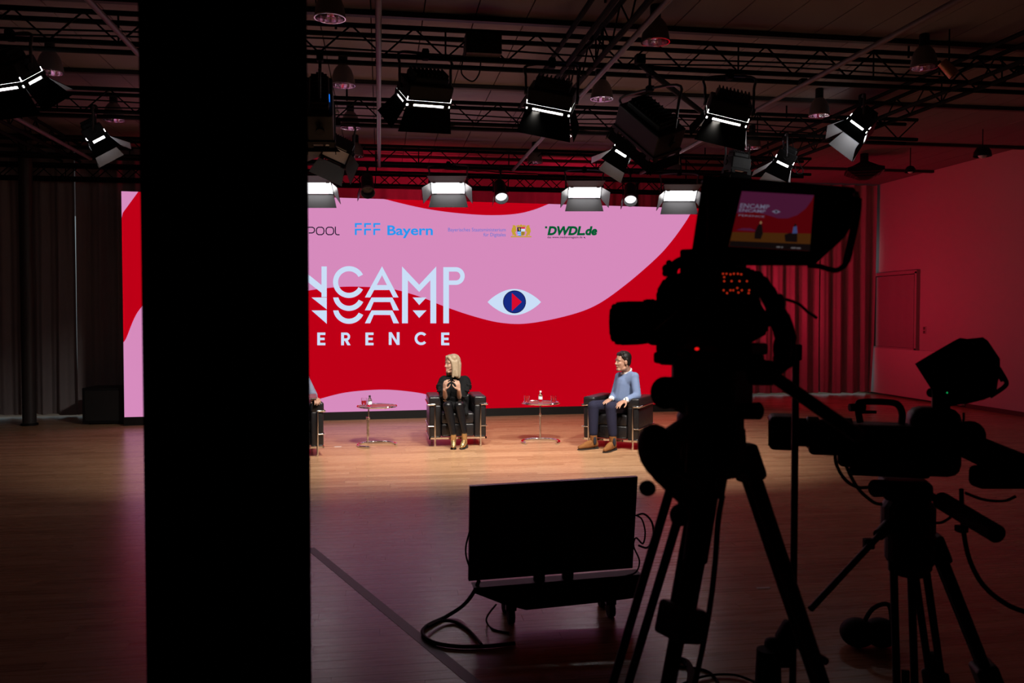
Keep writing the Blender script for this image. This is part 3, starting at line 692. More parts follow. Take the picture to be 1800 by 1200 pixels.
spot(1108, 343, 'tilted cylindrical spotlight with a bright lens left of the viewfinder', True, -.25)
q = C(848, 82, ZB + .12)
t = thing('power_box', q, 'black power box fixed on the nearest truss', 'power box')
MB().box((0, 0, 0), (.34, .26, .20), bev=.01).build('case', BLACK, t)
for sx in (-.1, 0, .1): MB().tube((sx, -.13, 0), (sx, -.16, 0), .028, n=12).build('socket', RUBBER, t)
q = P(1668, 122, 8.6)
t = thing('tin_lamp', q, 'small brass coloured cylinder lamp hanging at the upper right', 'spotlight')
n = Vector((.5, -.3, -.75)).normalized()
MB().lathe([(.001, -.10), (.05, -.10), (.055, .08), (.05, .08)], axis=n, n=18).build('barrel', mat('brass_brown_metal', (.35, .16, .08), .4, metal=.6), t, smooth=True)
MB().lathe([(.001, .06), (.05, .06)], axis=n, n=18).build('lens', mat('dark_lens'), t)
MB().tube((0, 0, .05), (0, 0, ZC - q.z), .008).build('stem', BLACK, t)
# ------------------------------------------------------------------ armchairs: leather cubes in a chrome tube frame
def armchair(loc, rz, label):
    t = thing('cube_armchair', loc, label, 'armchair', 'black leather cube armchairs', rz=rz)
    for s in (-1, 1):
        a = MB().box((s * .298, 0, .335), (.155, .68, .43), bev=.022).build('armrest', LEATHER, t, smooth=True)
        MB().box((s * .298, 0, .60), (.165, .69, .125), bev=.026).build('top_pad', LEATHER, a, smooth=True)
    MB().box((0, .24, .47), (.44, .17, .36), bev=.04).build('back_cushion', LEATHER, t, smooth=True)
    MB().box((0, -.035, .215), (.435, .60, .17), bev=.024).build('seat_base_cushion', LEATHER, t, smooth=True)
    MB().box((0, -.035, .37), (.435, .60, .15), bev=.03).build('seat_cushion', LEATHER, t, smooth=True)
    for s in (-1, 1):
        for yy in (-.352, .352): MB().tube((s * .30, yy, 0), (s * .30, yy, .555), .0125, n=12).tube((s * .30, yy, 0), (s * .30, yy, .012), .016, n=12).build('leg', CHROME, t, smooth=True)
    MB().path([(-.30, -.352, .555), (-.388, -.352, .555), (-.388, .365, .555), (.388, .365, .555), (.388, -.352, .555), (.30, -.352, .555)], .0125, n=10).build('top_rail', CHROME, t, smooth=True)
    MB().path([(-.30, -.352, .27), (-.385, -.352, .27), (-.385, .36, .27), (.385, .36, .27), (.385, -.352, .27), (.30, -.352, .27)], .007, n=8).build('middle_rail', CHROME, t, smooth=True)
    mm = MB()
    for (a, b) in (((-.37, -.345), (.37, -.345)), ((-.37, .345), (.37, .345)), ((-.37, -.345), (-.37, .345)), ((.37, -.345), (.37, .345))):
        c = ((a[0] + b[0]) / 2, (a[1] + b[1]) / 2, .112); mm.box(c, (abs(a[0] - b[0]) + .02, abs(a[1] - b[1]) + .02, .024))
    mm.build('base_frame', CHROME, t)
    return t
lf, rf = F(765, 786), F(844.5, 783)
PHW = 0.0
wc = (lf + rf) / 2 + Vector((0, .352, 0)); armchair((wc.x, wc.y, 0), PHW, 'black leather cube armchair in which the woman in black sits')
PHM = R(-34)
mc = F(1112, 791) - RZ(PHM) @ Vector((.30, -.352, 0)); armchair((mc.x, mc.y, 0), PHM, 'black leather cube armchair in which the man in the blue sweater sits')
PHL = R(10)
lc = F(558.5, 802) - RZ(PHL) @ Vector((.30, -.352, 0)); armchair((lc.x, lc.y, 0), PHL, 'black leather cube armchair mostly hidden behind the pillar')

# ------------------------------------------------------------------ side tables and what stands on them
def side_table(loc, rz, h, label):
    t = thing('side_table', loc, label, 'side table', 'round chrome side tables', rz=rz); r = .255
    arc = [(r * math.sin(a), r * math.cos(a), .016) for a in (R(-128 + 256 * i / 30) for i in range(31))]
    MB().path(arc, .015, n=10).build('base_ring', CHROME, t, smooth=True)
    MB().tube((0, r, .016), (0, r, h * .66), .013, n=12).build('post', CHROME, t, smooth=True)
    MB().tube((.0, r - .03, .10), (.0, r - .03, h - .005), .009, n=12).build('inner_post', CHROME, t, smooth=True)
    MB().box((0, r - .015, h * .64), (.03, .07, .03), bev=.004).build('collar', CHROME, t)
    MB().path([(r * math.cos(a), r * math.sin(a), h - .008) for a in (2 * math.pi * i / 36 for i in range(36))], .011, n=8, closed=True).build('top_ring', CHROME, t, smooth=True)
    MB().lathe([(.001, h - .012), (.247, h - .012), (.247, h - .002), (.001, h - .002)], n=36).build('glass_top', mat('grey_tinted_glass', (.55, .5, .52), .03, trans=.75), t, smooth=True)
    MB().tube((0, r - .03, h - .02), (0, -r + .02, h - .02), .008, n=8).build('top_support', CHROME, t)
    return t
t1 = F(663, 783); side_table((t1.x, t1.y, 0), R(30), .535, 'round chrome side table between the hidden armchair and the woman')
t2 = F(950.5, 777.5); side_table((t2.x, t2.y, 0), R(-8.8), .55, 'round chrome side table between the woman and the man')
def tumbler(p, label):
    t = thing('water_glass', p, label, 'glass', 'water glasses on the side tables')
    MB().lathe([(.001, .006), (.030, .006), (.036, .10), (.039, .10), (.033, 0), (.001, 0)], n=20).build('glass_body', GLASS, t, smooth=True)
    MB().lathe([(.001, .008), (.0295, .008), (.0335, .06), (.001, .06)], n=20).build('water', mat('water', (.9, .95, 1), .0, trans=1), t, smooth=True)
def bottle(p, label, cap=(.7, .7, .72)):
    t = thing('water_bottle', p, label, 'bottle', 'small bottles on the side tables')
    MB().lathe([(.001, 0), (.026, 0), (.028, .01), (.028, .085), (.020, .105), (.012, .115), (.012, .13), (.001, .13)], n=18).build('body', GLASS, t, smooth=True)
    MB().lathe([(.014, .124), (.014, .146), (.001, .146)], n=14).build('cap', mat('bottle_cap_%d' % int(cap[0] * 100), cap, .4), t, smooth=True)
    MB().lathe([(.0285, .03), (.0285, .07)], n=18).build('label_band', mat('paper_band', (.7, .72, .75), .6), t, smooth=True)
zt = Vector((0, 0, .534))
def onto(tb, h, x, y): v = C(x, y, h); return Vector((v.x, v.y, h - .002))
tumbler(onto(t1, .535, 640, 712), 'water glass on the left side table')
bottle(onto(t1, .535, 650, 714), 'small bottle with a dark cap on the left side table', (.02, .02, .02))
tumbler(onto(t2, .55, 926, 707.5), 'water glass on the right side table, nearer the woman')
tumbler(onto(t2, .55, 973, 707.5), 'water glass on the right side table, nearer the man')
bottle(onto(t2, .55, 950, 705), 'small clear bottle in the middle of the right side table')
for (x, y, lab) in ((594, 785, 'small white tape mark on the floor by the hidden armchair'), (1342, 1033, 'small pale tape mark on the dark floor behind the tripod')):
    q = F(x, y); tag(MB().box((0, 0, .001), (.09, .025, .002)).build('tape_mark', mat('white_tape', (.75, .72, .7), .6), origin=(0, 0, 0)), lab, 'tape').location = (q.x, q.y, 0)
a, b = F(545, 963), F(845, 1209)
d = (b - a).normalized(); s = Vector((d.y, -d.x, 0)) * .032
tag(MB().prism([a + s, b + s, b - s, a - s], (0, 0, .0015)).build('floor_tape', mat('grey_gaffer_tape', (.055, .05, .055), .5), origin=a), 'long dark grey tape line running diagonally across the floor', 'tape')

# ------------------------------------------------------------------ people
def remesh(name, prims, m, parent, base, vox=.007, smooth=4):
    mb = MB()
    for p in prims:
        if p[0] == 'c':
            _, a, b, r0, r1 = p; a, b = Vector(a), Vector(b); L = (b - a).length
            ax = (b - a) if L > 1e-6 else Vector((0, 0, 1))
            prof = [(max(r0 * math.cos(t), 1e-4), -r0 * math.sin(t)) for t in (R(90 - 22.5 * i) for i in range(5))] + [(max(r1 * math.cos(t), 1e-4), L + r1 * math.sin(t)) for t in (R(22.5 * i) for i in range(5))]
            mb.lathe(prof, a, ax, n=14)
        else:
            _, c, rad, M = p; mb.ell(c, rad, M, 16, 12)
    o = mb.build(name, m, parent, origin=base)
    md = o.modifiers.new('r', 'REMESH'); md.mode = 'VOXEL'; md.voxel_size = vox; md.use_smooth_shade = True
    if smooth: sm = o.modifiers.new('s', 'SMOOTH'); sm.factor = .5; sm.iterations = smooth
    dg = bpy.context.evaluated_depsgraph_get(); me = bpy.data.meshes.new_from_object(o.evaluated_get(dg))
    o.modifiers.clear(); old = o.data; o.data = me; bpy.data.meshes.remove(old); me.name = name
    if not me.materials: me.materials.append(m)
    me.polygons.foreach_set('use_smooth', [True] * len(me.polygons))
    return o
def cap(a, b, r0, r1=None): return ('c', Vector(a), Vector(b), r0, r1 if r1 is not None else r0)
def ell(c, rad, M=None): return ('e', Vector(c), rad, M)
def hand(wr, dirv, palm, side, curl=.5, spread=.10, s=1.0):
    """wr wrist; dirv towards the knuckles; palm = the way the palm faces; side = +1 when the thumb is on the dirv x palm side"""
    d = Vector(dirv).normalized(); pn = Vector(palm); pn = (pn - d * pn.dot(d)).normalized(); lat = d.cross(pn) * side
    out = []
    lens = (.95, 1.05, .98, .78)
    for i in range(4):
        o = (1.5 - i) * .019 * s
        k = Vector(wr) + d * (.088 - .006 * abs(i - 1)) * s + lat * o
        out.append(cap(Vector(wr) + lat * o * .65 + d * .012, k, .0135 * s, .0115 * s))
        dd = (d + lat * (1.5 - i) * spread).normalized(); p = k
        for seg, L in enumerate((.040, .027, .021)):
            a = curl * (.55, .75, .6)[seg]
            ax = dd.cross(pn)
            if ax.length > 1e-5: dd = (Matrix.Rotation(a, 3, ax.normalized()) @ dd).normalized()
            q = p + dd * L * lens[i] * s; out.append(cap(p, q, .0092 * s - .0006 * seg, .0086 * s - .0007 * seg)); p = q
    tb = Vector(wr) + d * .022 * s + lat * .022 * s
    t1 = tb + (d * .55 + lat * .7 + pn * .35).normalized() * .042 * s
    t2 = t1 + (d * .8 + lat * .35 + pn * .4).normalized() * .032 * s
    t3 = t2 + (d * .9 + lat * .05 + pn * .35).normalized() * .025 * s
    out += [cap(tb, t1, .0155 * s, .0115 * s), cap(t1, t2, .0108 * s, .0098 * s), cap(t2, t3, .0095 * s, .0078 * s)]
    return out
SKIN = mat('skin', (.38, .205, .14), .5, noise=(25, .06), spec=.4)
SKIN2 = mat('pale_skin', (.42, .24, .17), .5, noise=(25, .06), spec=.4)
class Head:
    def __init__(s, c, f, up=(0, 0, 1), k=.93):
        s.c = Vector(c); s.f = Vector(f).normalized(); s.s = s.f.cross(Vector(up)).normalized(); s.u = s.s.cross(s.f); s.k = k
        s.M = Matrix((s.s, s.f, s.u)).transposed()
    def p(s, side, fwd, up): return s.c + s.M @ Vector((side, fwd, up)) * s.k
    def e(s, side, fwd, up, rs, rf, ru): return ell(s.p(side, fwd, up), (rs * s.k, rf * s.k, ru * s.k), s.M)
    def prims(s):
        p = s.p; k = s.k
        return [s.e(0, -.012, .035, .076, .096, .095), s.e(0, .022, -.03, .062, .072, .088), cap(p(-.018, .068, -.098), p(.018, .068, -.098), .022 * k),
                cap(p(-.035, .005, -.085), p(0, .06, -.098), .03 * k, .024 * k), cap(p(.035, .005, -.085), p(0, .06, -.098), .03 * k, .024 * k),
                cap(p(0, .086, .012), p(0, .105, -.024), .008 * k, .011 * k), s.e(-.011, .095, -.029, .008, .009, .007), s.e(.011, .095, -.029, .008, .009, .007),
                cap(p(-.045, .071, .030), p(.045, .071, .030), .013 * k), cap(p(-.042, .062, -.02), p(-.03, .07, -.03), .020 * k), cap(p(.042, .062, -.02), p(.03, .07, -.03), .020 * k),
                s.e(0, .083, -.058, .024, .014, .014),
                s.e(-.078, -.008, -.008, .010, .022, .033), s.e(.078, -.008, -.008, .010, .022, .033)]
    def details(s, parent, base, brow=(.08, .05, .03), lip=(.42, .13, .11)):
        for sd in (-1, 1):
            MB().ell(s.p(sd * .031, .0805, .012), (.0115 * s.k, .008 * s.k, .0052 * s.k), s.M).build('eye', mat('eye_white', (.34, .30, .28), .3), parent, origin=base, smooth=True)
            MB().ell(s.p(sd * .031, .0862, .012), (.0058 * s.k, .0036 * s.k, .0054 * s.k), s.M).build('iris', mat('iris_brown', (.03, .02, .015), .2), parent, origin=base, smooth=True)
            MB().path([s.p(sd * .014, .0855, .030), s.p(sd * .032, .0845, .034), s.p(sd * .050, .071, .029)], .0034, n=6).build('eyebrow', mat('brow_%d' % int(brow[0] * 1000), brow, .8), parent, origin=base, smooth=True)
        MB().ell(s.p(0, .0905, -.053), (.022 * s.k, .006 * s.k, .0042 * s.k), s.M).ell(s.p(0, .0895, -.061), (.019 * s.k, .007 * s.k, .005 * s.k), s.M).build('lips', mat('lips_%d' % int(lip[0] * 100), lip, .4), parent, origin=base, smooth=True)
def boot(ankle_top, toe, base, parent, m, solem, name='boot', w=.043, heel=.03):
    a = Vector(ankle_top); t = Vector(toe); h = Vector((a.x, a.y, 0)); d = (Vector((t.x, t.y, 0)) - h); L = d.length; d.normalize()
    hb = h - d * .035
    pr = [cap(a, h + Vector((0, 0, .10)) - d * .008, w * .95, w * .92), cap(h + Vector((0, 0, .09)) - d * .008, hb + Vector((0, 0, heel + .035)), w * .92, w * .78),
          cap(hb + Vector((0, 0, heel + .032)), h + d * (L * .55) + Vector((0, 0, .046)), w * .78, w * .86), cap(h + d * (L * .3) + Vector((0, 0, .075)), h + d * (L * .6) + Vector((0, 0, .048)), w * .85, w * .8),
          cap(h + d * (L * .55) + Vector((0, 0, .044)), h + d * (L * .93) + Vector((0, 0, .034)), w * .84, w * .52)]
    o = remesh(name, pr, m, parent, base, .006, 2)
    s = Vector((d.y, -d.x, 0)); pts = []
    for (q, ww) in ((-.07, .5), (-.055, .75), (.0, .85), (.09, .85), (L * .6, 1.0), (L * .85, .8), (L * .98, .5), (L + .012, .2)): pts.append((q, ww * w))
    ring_ = [h + d * q + s * ww for q, ww in pts] + [h + d * q - s * ww for q, ww in reversed(pts)]
    MB().prism([v + Vector((0, 0, .002)) for v in ring_], (0, 0, .012)).box(hb + Vector((0, 0, heel / 2 + .002)), (.06, .06, heel), Matrix((s, d, Vector((0, 0, 1)))).transposed()).build('sole', solem, o, origin=(0, 0, 0))
    # sole is a child of the boot, whose own frame starts at base
    so = kids(o)[0]; so.data.transform(Matrix.Translation(-Vector(base)))
    return o
BLKCLOTH = mat('black_blouse_cloth', (.0035, .0035, .004), .85, bump=(45, .5), spec=.2)
LEGG = mat('shiny_black_leggings', (.005, .005, .006), .3, bump=(18, .25))
GOLDB = mat('gold_boot_leather', (.62, .43, .20), .26, metal=.85, bump=(60, .4))
BLOND = mat('blond_hair', (.33, .245, .16), .5, noise=(40, .2), bump=(90, .4))
DKHAIR = mat('dark_brown_hair', (.008, .0055, .0045), .5, bump=(90, .25), spec=.25)
SWEAT = mat('light_blue_knit', (.145, .195, .33), .9, bump=(130, .2), spec=.2)
NAVYC = mat('navy_trouser_cloth', (.016, .016, .036), .85, bump=(110, .2), spec=.2)
SUEDE = mat('brown_suede', (.215, .085, .026), .9, noise=(30, .15), spec=.2)
SOLE = mat('dark_sole', (.02, .013, .01), .7)
WHITESH = mat('white_shirt', (.78, .78, .8), .7)

# --- the woman in black
base = Vector((wc.x, wc.y, .0))
wp = thing('person', base, 'blonde person in a black blouse and gold ankle boots gesturing with both hands', 'person')
hd = Head(P(794.5, 640, 11.38), RT * -.80 - FW * .52 + Vector((0, 0, -.05)), k=.97)
nb = P(799, 662, 11.45); chest = P(798, 680, 11.46); pel = P(800, 712, 11.62)
shl, shr = P(781, 668, 11.42), P(817, 668, 11.48)
ell_, elr = P(783, 701, 11.22), P(808, 701, 11.24)
wrl, wrr = P(781.5, 685, 11.08), P(806.5, 685, 11.10)
kl, kr = P(787, 713, 11.07), P(807, 713, 11.09)
hl, hr = P(790, 713, 11.58), P(811, 713, 11.60)
al, ar = P(797, 762, 11.06), P(816, 760, 11.08)
body = hd.prims() + [cap(hd.p(0, -.02, -.06), nb, .050, .056), cap(nb, chest, .06, .10), cap(chest, pel, .10, .12), cap(shl, shr, .045),
        cap(shl, ell_, .042, .036), cap(shr, elr, .042, .036), cap(ell_, wrl, .038, .025), cap(elr, wrr, .038, .025),
        cap(hl, kl, .065, .045), cap(hr, kr, .065, .045), cap(kl, al, .042, .028), cap(kr, ar, .042, .028)]
upv = Vector((0, 0, 1))
body += hand(wrl, upv + RT * .10 - FW * .25, FW * .75 + RT * .8 + upv * .2, -1, curl=.78, spread=.24, s=.94)
body += hand(wrr, upv + RT * -.14 - FW * .25, FW * .75 - RT * .8 + upv * .2, 1, curl=.78, spread=.24, s=.94)
remesh('body', body, SKIN2, wp, base, .0065, 3)
bl_ = [cap(nb + Vector((0, 0, -.035)), chest, .085, .125), cap(chest, pel, .125, .15), cap(shl, shr, .06), cap(shl + Vector((0, 0, -.02)), chest, .08, .11), cap(shr + Vector((0, 0, -.02)), chest, .08, .11)]
for (s0, e0, sg) in ((shl, ell_, -1), (shr, elr, 1)):
    mid = s0.lerp(e0, .55)
    bl_ += [cap(s0, mid, .065, .075), cap(mid, e0 + Vector((0, 0, .035)), .075, .062)]
    for i in range(9):                               # ruffles run down the outer sleeve
        q = s0.lerp(e0, .02 + .105 * i); o = RT * sg * (.055 + .035 * math.sin(math.pi * min(1, i / 6.5))) + FW * (.03 * math.sin(i * 2.2))
        bl_.append(ell(q + o, (.034, .034, .014), Matrix.Rotation(R(35 * sg), 3, FW)))
        bl_.append(ell(q + o * .8 - FW * .05, (.03, .03, .014), Matrix.Rotation(R(25 * sg), 3, FW)))
bl_ += [cap(pel + Vector((0, 0, .01)), hl.lerp(kl, .62) + Vector((0, 0, .015)), .13, .082), cap(pel + Vector((0, 0, .01)), hr.lerp(kr, .62) + Vector((0, 0, .015)), .13, .082), cap(hl.lerp(kl, .6), hr.lerp(kr, .6), .08)]
bl_ += [cap(hr.lerp(kr, .5) + RT * .05, hr.lerp(kr, .75) + RT * .09 - Vector((0, 0, .10)), .05, .03)]
remesh('blouse', bl_, BLKCLOTH, wp, base, .008, 2)
lg = []
for (h0, k0, a0) in ((hl, kl, al), (hr, kr, ar)): lg += [cap(h0, k0, .082, .062), cap(k0, k0.lerp(a0, .35) + FW * .008, .060, .058), cap(k0.lerp(a0, .35) + FW * .008, a0, .058, .040)]
remesh('leggings', lg, LEGG, wp, base, .008, 3)
boot(al + Vector((0, 0, -.01)), F(797, 790), base, wp, GOLDB, SOLE, w=.040, heel=.04)
boot(ar + Vector((0, 0, -.01)), F(811, 790), base, wp, GOLDB, SOLE, w=.040, heel=.04)
hp = hd.p
hair = [hd.e(0, -.028, .048, .092, .102, .098), hd.e(0, -.06, .0, .088, .07, .11), cap(hp(-.06, .0, .09), hp(.06, .0, .09), .045)]
for sd in (-1, 1):
    hair += [cap(hp(sd * .03, .062, .105), hp(sd * .074, .035, .04), .022, .024), cap(hp(sd * .076, .030, .04), hp(sd * .082, .020, -.08), .027, .026), cap(hp(sd * .082, .020, -.08), hp(sd * .078, .035, -.165), .028, .018),
             cap(hp(sd * .080, -.02, .04), hp(sd * .085, -.02, -.15), .034, .030), cap(hp(sd * .05, -.07, .0), hp(sd * .06, -.06, -.17), .045, .032)]
hair += [cap(hp(.0, -.08, .0), hp(0, -.08, -.17), .05, .04), cap(hp(.075, -.05, -.12), hp(.13, -.06, -.165), .03, .012)]
remesh('hair', hair, BLOND, wp, base, .007, 9)
hd.details(wp, base, brow=(.2, .13, .07))
MB().path([hp(-.076, .0, -.02), hp(-.066, .05, -.05), hp(-.035, .098, -.072)], .003, n=6).ell(hp(-.03, .105, -.072), (.007, .007, .007)).build('headset_microphone', mat('skin_tone_mic', (.5, .32, .24), .5), wp, origin=base)

# --- the man in the blue sweater
base = Vector((mc.x, mc.y, 0))
mp_ = thing('person', base, 'dark-haired person in a light blue sweater, navy trousers and brown boots', 'person')
hd = Head(P(1094.5, 635.5, 11.18), RT * -.90 - FW * .34 + Vector((0, 0, -.06)), k=1.0)
nb = P(1102, 654.5, 11.26); chest = P(1100, 674, 11.27); belly = P(1096, 698, 11.28); pel = P(1101, 710, 11.36)
shn, shf = P(1115, 662, 11.14), P(1089, 662, 11.42)
eln, elf = P(1120, 695, 11.05), P(1080, 694, 11.36)
wrn, wrf = P(1099, 704, 10.94), P(1074, 701.5, 11.18)
kn, kf = P(1074, 716, 10.90), P(1043, 714, 11.04)
hn, hf = P(1108, 714, 11.26), P(1092, 712, 11.46)
an, af = P(1077, 772, 10.92), P(1043, 770, 11.05)
body = hd.prims() + [cap(hd.p(0, -.03, -.05), nb, .058, .064), cap(nb, chest, .07, .12), cap(chest, belly, .12, .125), cap(belly, pel, .125, .13), cap(shn, shf, .055),
        cap(shn, eln, .05, .042), cap(shf, elf, .05, .042), cap(eln, wrn, .042, .029), cap(elf, wrf, .042, .029),
        cap(hn, kn, .078, .058), cap(hf, kf, .078, .058), cap(kn, an, .055, .036), cap(kf, af, .055, .036)]
body += hand(wrn, (P(1083, 712, 10.83) - wrn), Vector((0, 0, -1)) - FW * -.15, 1, curl=.38, spread=.10, s=1.08)
body += hand(wrf, (P(1062, 707, 11.02) - wrf), Vector((0, 0, -1)), -1, curl=.32, spread=.08, s=1.05)
remesh('body', body, SKIN, mp_, base, .0065, 3)
sw_ = [cap(nb + Vector((0, 0, -.03)), chest, .085, .135), cap(chest, belly, .135, .142), cap(belly, pel + Vector((0, 0, .02)), .142, .145), cap(shn, shf, .058), cap(nb + Vector((0, 0, -.03)), shn, .062, .06), cap(nb + Vector((0, 0, -.03)), shf, .062, .06), cap(shn, chest, .065, .12), cap(shf, chest, .065, .12)]
for (s0, e0, w0) in ((shn, eln, wrn), (shf, elf, wrf)): sw_ += [cap(s0, e0, .060, .054), cap(e0, e0.lerp(w0, .86), .055, .040)]
for i in range(4): sw_.append(cap(eln.lerp(wrn, .1 + .18 * i) - RT * .0 + Vector((0, 0, .045)), eln.lerp(wrn, .12 + .18 * i) - FW * .048, .012, .012))
remesh('sweater', sw_, SWEAT, mp_, base, .008, 8)
tr = [cap(pel + Vector((0, 0, -.02)), hn, .13, .10), cap(pel + Vector((0, 0, -.02)), hf, .13, .10)]
for (h0, k0, a0) in ((hn, kn, an), (hf, kf, af)): tr += [cap(h0, k0, .094, .076), cap(k0, k0.lerp(a0, .5), .074, .064), cap(k0.lerp(a0, .5), a0 + Vector((0, 0, .07)), .064, .056)]
remesh('trousers', tr, NAVYC, mp_, base, .008, 2)
bn = boot(an + Vector((0, 0, .035)), F(1062, 796), base, mp_, SUEDE, SOLE, w=.050, heel=.025)
bf = boot(af + Vector((0, 0, .035)), F(1017, 791), base, mp_, SUEDE, SOLE, w=.050, heel=.025)
for (b_, a0) in ((bn, an), (bf, af)):
    q = Vector((a0.x, a0.y, .11)) - FW * .052 + RT * .015
    MB().ell(q - base, (.020, .012, .055), Matrix((RT, FW, Vector((0, 0, 1)))).transposed()).build('elastic_gusset', mat('navy_elastic', (.01, .012, .02), .8), b_, smooth=True)
cl = []
for i in range(16):
    a = 2 * math.pi * i / 16; a1 = 2 * math.pi * (i + 1) / 16
    f = lambda t, up: nb + hd.s * math.cos(t) * .066 + hd.f * (math.sin(t) * .066 + .008) + Vector((0, 0, .010 + up - .028 * math.sin(t)))
    cl.append(cap(f(a, 0), f(a1, 0), .012)); cl.append(cap(f(a, .014), f(a1, .014), .009))
remesh('shirt_collar', cl, WHITESH, mp_, base, .006, 1)
remesh('shirt_cuff', [cap(eln.lerp(wrn, .84), eln.lerp(wrn, .96), .040, .037)], WHITESH, mp_, base, .006, 1)
remesh('shirt_cuff', [cap(elf.lerp(wrf, .84), elf.lerp(wrf, .96), .040, .037)], WHITESH, mp_, base, .006, 1)
hp = hd.p
hair = [hd.e(0, -.034, .052, .083, .094, .090), hd.e(0, -.066, .01, .072, .050, .085), cap(hp(-.045, .030, .103), hp(.045, .030, .103), .026), cap(hp(-.032, .052, .094), hp(.032, .052, .094), .018), cap(hp(-.03, -.01, .112), hp(.03, -.01, .112), .034)]
for sd in (-1, 1): hair += [cap(hp(sd * .066, .030, .07), hp(sd * .074, .005, .03), .018, .014), cap(hp(sd * .072, -.03, .03), hp(sd * .066, -.055, -.03), .02, .016)]
remesh('hair', hair, DKHAIR, mp_, base, .006, 10)
hd.details(mp_, base, brow=(.02, .012, .01), lip=(.40, .17, .14))
MB().path([eln.lerp(wrn, .985) + (hd.s * math.cos(a) * .0 + Vector((0, 0, 1)) * math.cos(a) + FW * math.sin(a)) * .033 for a in (2 * math.pi * i / 14 for i in range(14))], .006, n=6, closed=True).build('watch_strap', BLACK, mp_, origin=base)

# --- the person mostly behind the pillar
base = Vector((lc.x, lc.y, 0)); Q = lambda x, y, z: base + RZ(PHL) @ Vector((x, y, z))
pp = thing('person', base, 'person in a blue-grey shirt and navy trousers mostly hidden behind the pillar', 'person')
hd = Head(Q(.0, -.02, 1.13), RZ(PHL) @ Vector((.8, -.6, -.05)), k=1.0)
nb, chest, belly, pel = Q(0, .06, .98), Q(0, .06, .86), Q(0, .05, .66), Q(0, .07, .53)
s1, s2 = Q(.18, .05, .93), Q(-.18, .05, .93); e1, e2 = Q(.285, -.02, .715), Q(-.28, .0, .72); w1, w2 = Q(.285, -.255, .705), Q(-.10, -.24, .70)
k1, k2 = Q(.12, -.42, .55), Q(-.12, -.42, .55); h1, h2 = Q(.09, .03, .53), Q(-.09, .03, .53); a1_, a2_ = Q(.13, -.43, .16), Q(-.13, -.43, .16)
body = hd.prims() + [cap(hd.p(0, -.03, -.05), nb, .058, .064), cap(nb, chest, .07, .12), cap(chest, belly, .12, .125), cap(belly, pel, .125, .13), cap(s1, s2, .055), cap(s1, e1, .05, .042), cap(s2, e2, .05, .042),
        cap(e1, w1, .042, .029), cap(e2, w2, .042, .029), cap(h1, k1, .078, .058), cap(h2, k2, .078, .058), cap(k1, a1_, .055, .036), cap(k2, a2_, .055, .036)]
body += hand(w1, RZ(PHL) @ Vector((.12, -1, -.05)), (0, 0, -1), -1, curl=.75, spread=.08, s=1.05)
body += hand(w2, RZ(PHL) @ Vector((.7, -.7, 0)), (0, 0, -1), 1, curl=.5, spread=.08, s=1.05)
remesh('body', body, SKIN, pp, base, .0065, 3)
remesh('shirt', [cap(nb + Vector((0, 0, -.03)), chest, .085, .135), cap(chest, belly, .135, .14), cap(belly, pel, .14, .145), cap(s1, s2, .068), cap(s1, e1, .066, .056), cap(s2, e2, .066, .056), cap(e1, e1.lerp(w1, .82), .052, .038), cap(e2, e2.lerp(w2, .82), .052, .038)],
       mat('blue_grey_shirt_cloth', (.16, .18, .26), .8), pp, base, .009, 2)
tr = []
for (h0, k0, a0) in ((h1, k1, a1_), (h2, k2, a2_)): tr += [cap(h0, k0, .094, .078), cap(k0, a0, .076, .056)]
remesh('trousers', tr, NAVYC, pp, base, .009, 2)
remesh('hair', [hd.e(0, -.03, .05, .083, .095, .090), hd.e(0, -.066, .01, .072, .05, .085)], DKHAIR, pp, base, .008, 1)
hd.details(pp, base, brow=(.02, .012, .01))
boot(a1_, Q(.15, -.62, 0), base, pp, mat('black_shoe_leather', (.01, .01, .01), .4), SOLE, 'shoe', w=.047, heel=.02)
boot(a2_, Q(-.15, -.62, 0), base, pp, mat('black_shoe_leather'), SOLE, 'shoe', w=.047, heel=.02)
cc = Q(.19, -.33, .735)
card = thing('presenter_card', cc, 'maroon presenter card held on the lap of the hidden person', 'card', rz=PHL)
Mx = Matrix.Rotation(R(14), 3, 'X')
MB().box((0, 0, .006), (.21, .15, .006), Mx, bev=.002).build('board', mat('maroon_card', (.16, .035, .05), .5), card)
MB().box((0, 0, -.002), (.20, .14, .004), Mx).build('paper', WHITESH, card)
# ------------------------------------------------------------------ floor monitor on its cart
cor = {'tl': P(826, 857, 4.75), 'tr': P(1121, 840, 4.92), 'br': P(1112, 998, 4.92), 'bl': P(824, 1021, 4.75)}
mx = (cor['tr'] - cor['tl']).normalized(); mid = (cor['tl'] + cor['tr'] + cor['br'] + cor['bl']) / 4
mxh = Vector((mx.x, mx.y, 0)).normalized(); mn = Vector((-mxh.y, mxh.x, 0))
fmz = F(975, 1090)
mon = thing('floor_monitor', (mid.x, mid.y, 0), 'black flat monitor on a low wheeled cart facing the stage', 'monitor')
bs = mon.location.copy()
back = MB().prism([cor['bl'], cor['br'], cor['tr'], cor['tl']], mn * .035).build('back_shell', PLASTIC, mon, origin=bs)
ctr = lambda s, t: cor['bl'].lerp(cor['br'], s).lerp(cor['tl'].lerp(cor['tr'], s), t)
MB().prism([ctr(.2, .12), ctr(.8, .12), ctr(.8, .5), ctr(.2, .5)], -mn * .03).build('rear_bulge', PLASTIC, back, origin=bs)
MB().prism([ctr(.01, .02) + mn * .036, ctr(.99, .02) + mn * .036, ctr(.99, .98) + mn * .036, ctr(.01, .98) + mn * .036], mn * .004).build('screen', mat('dark_screen', (.01, .01, .012), .15), mon, origin=bs)
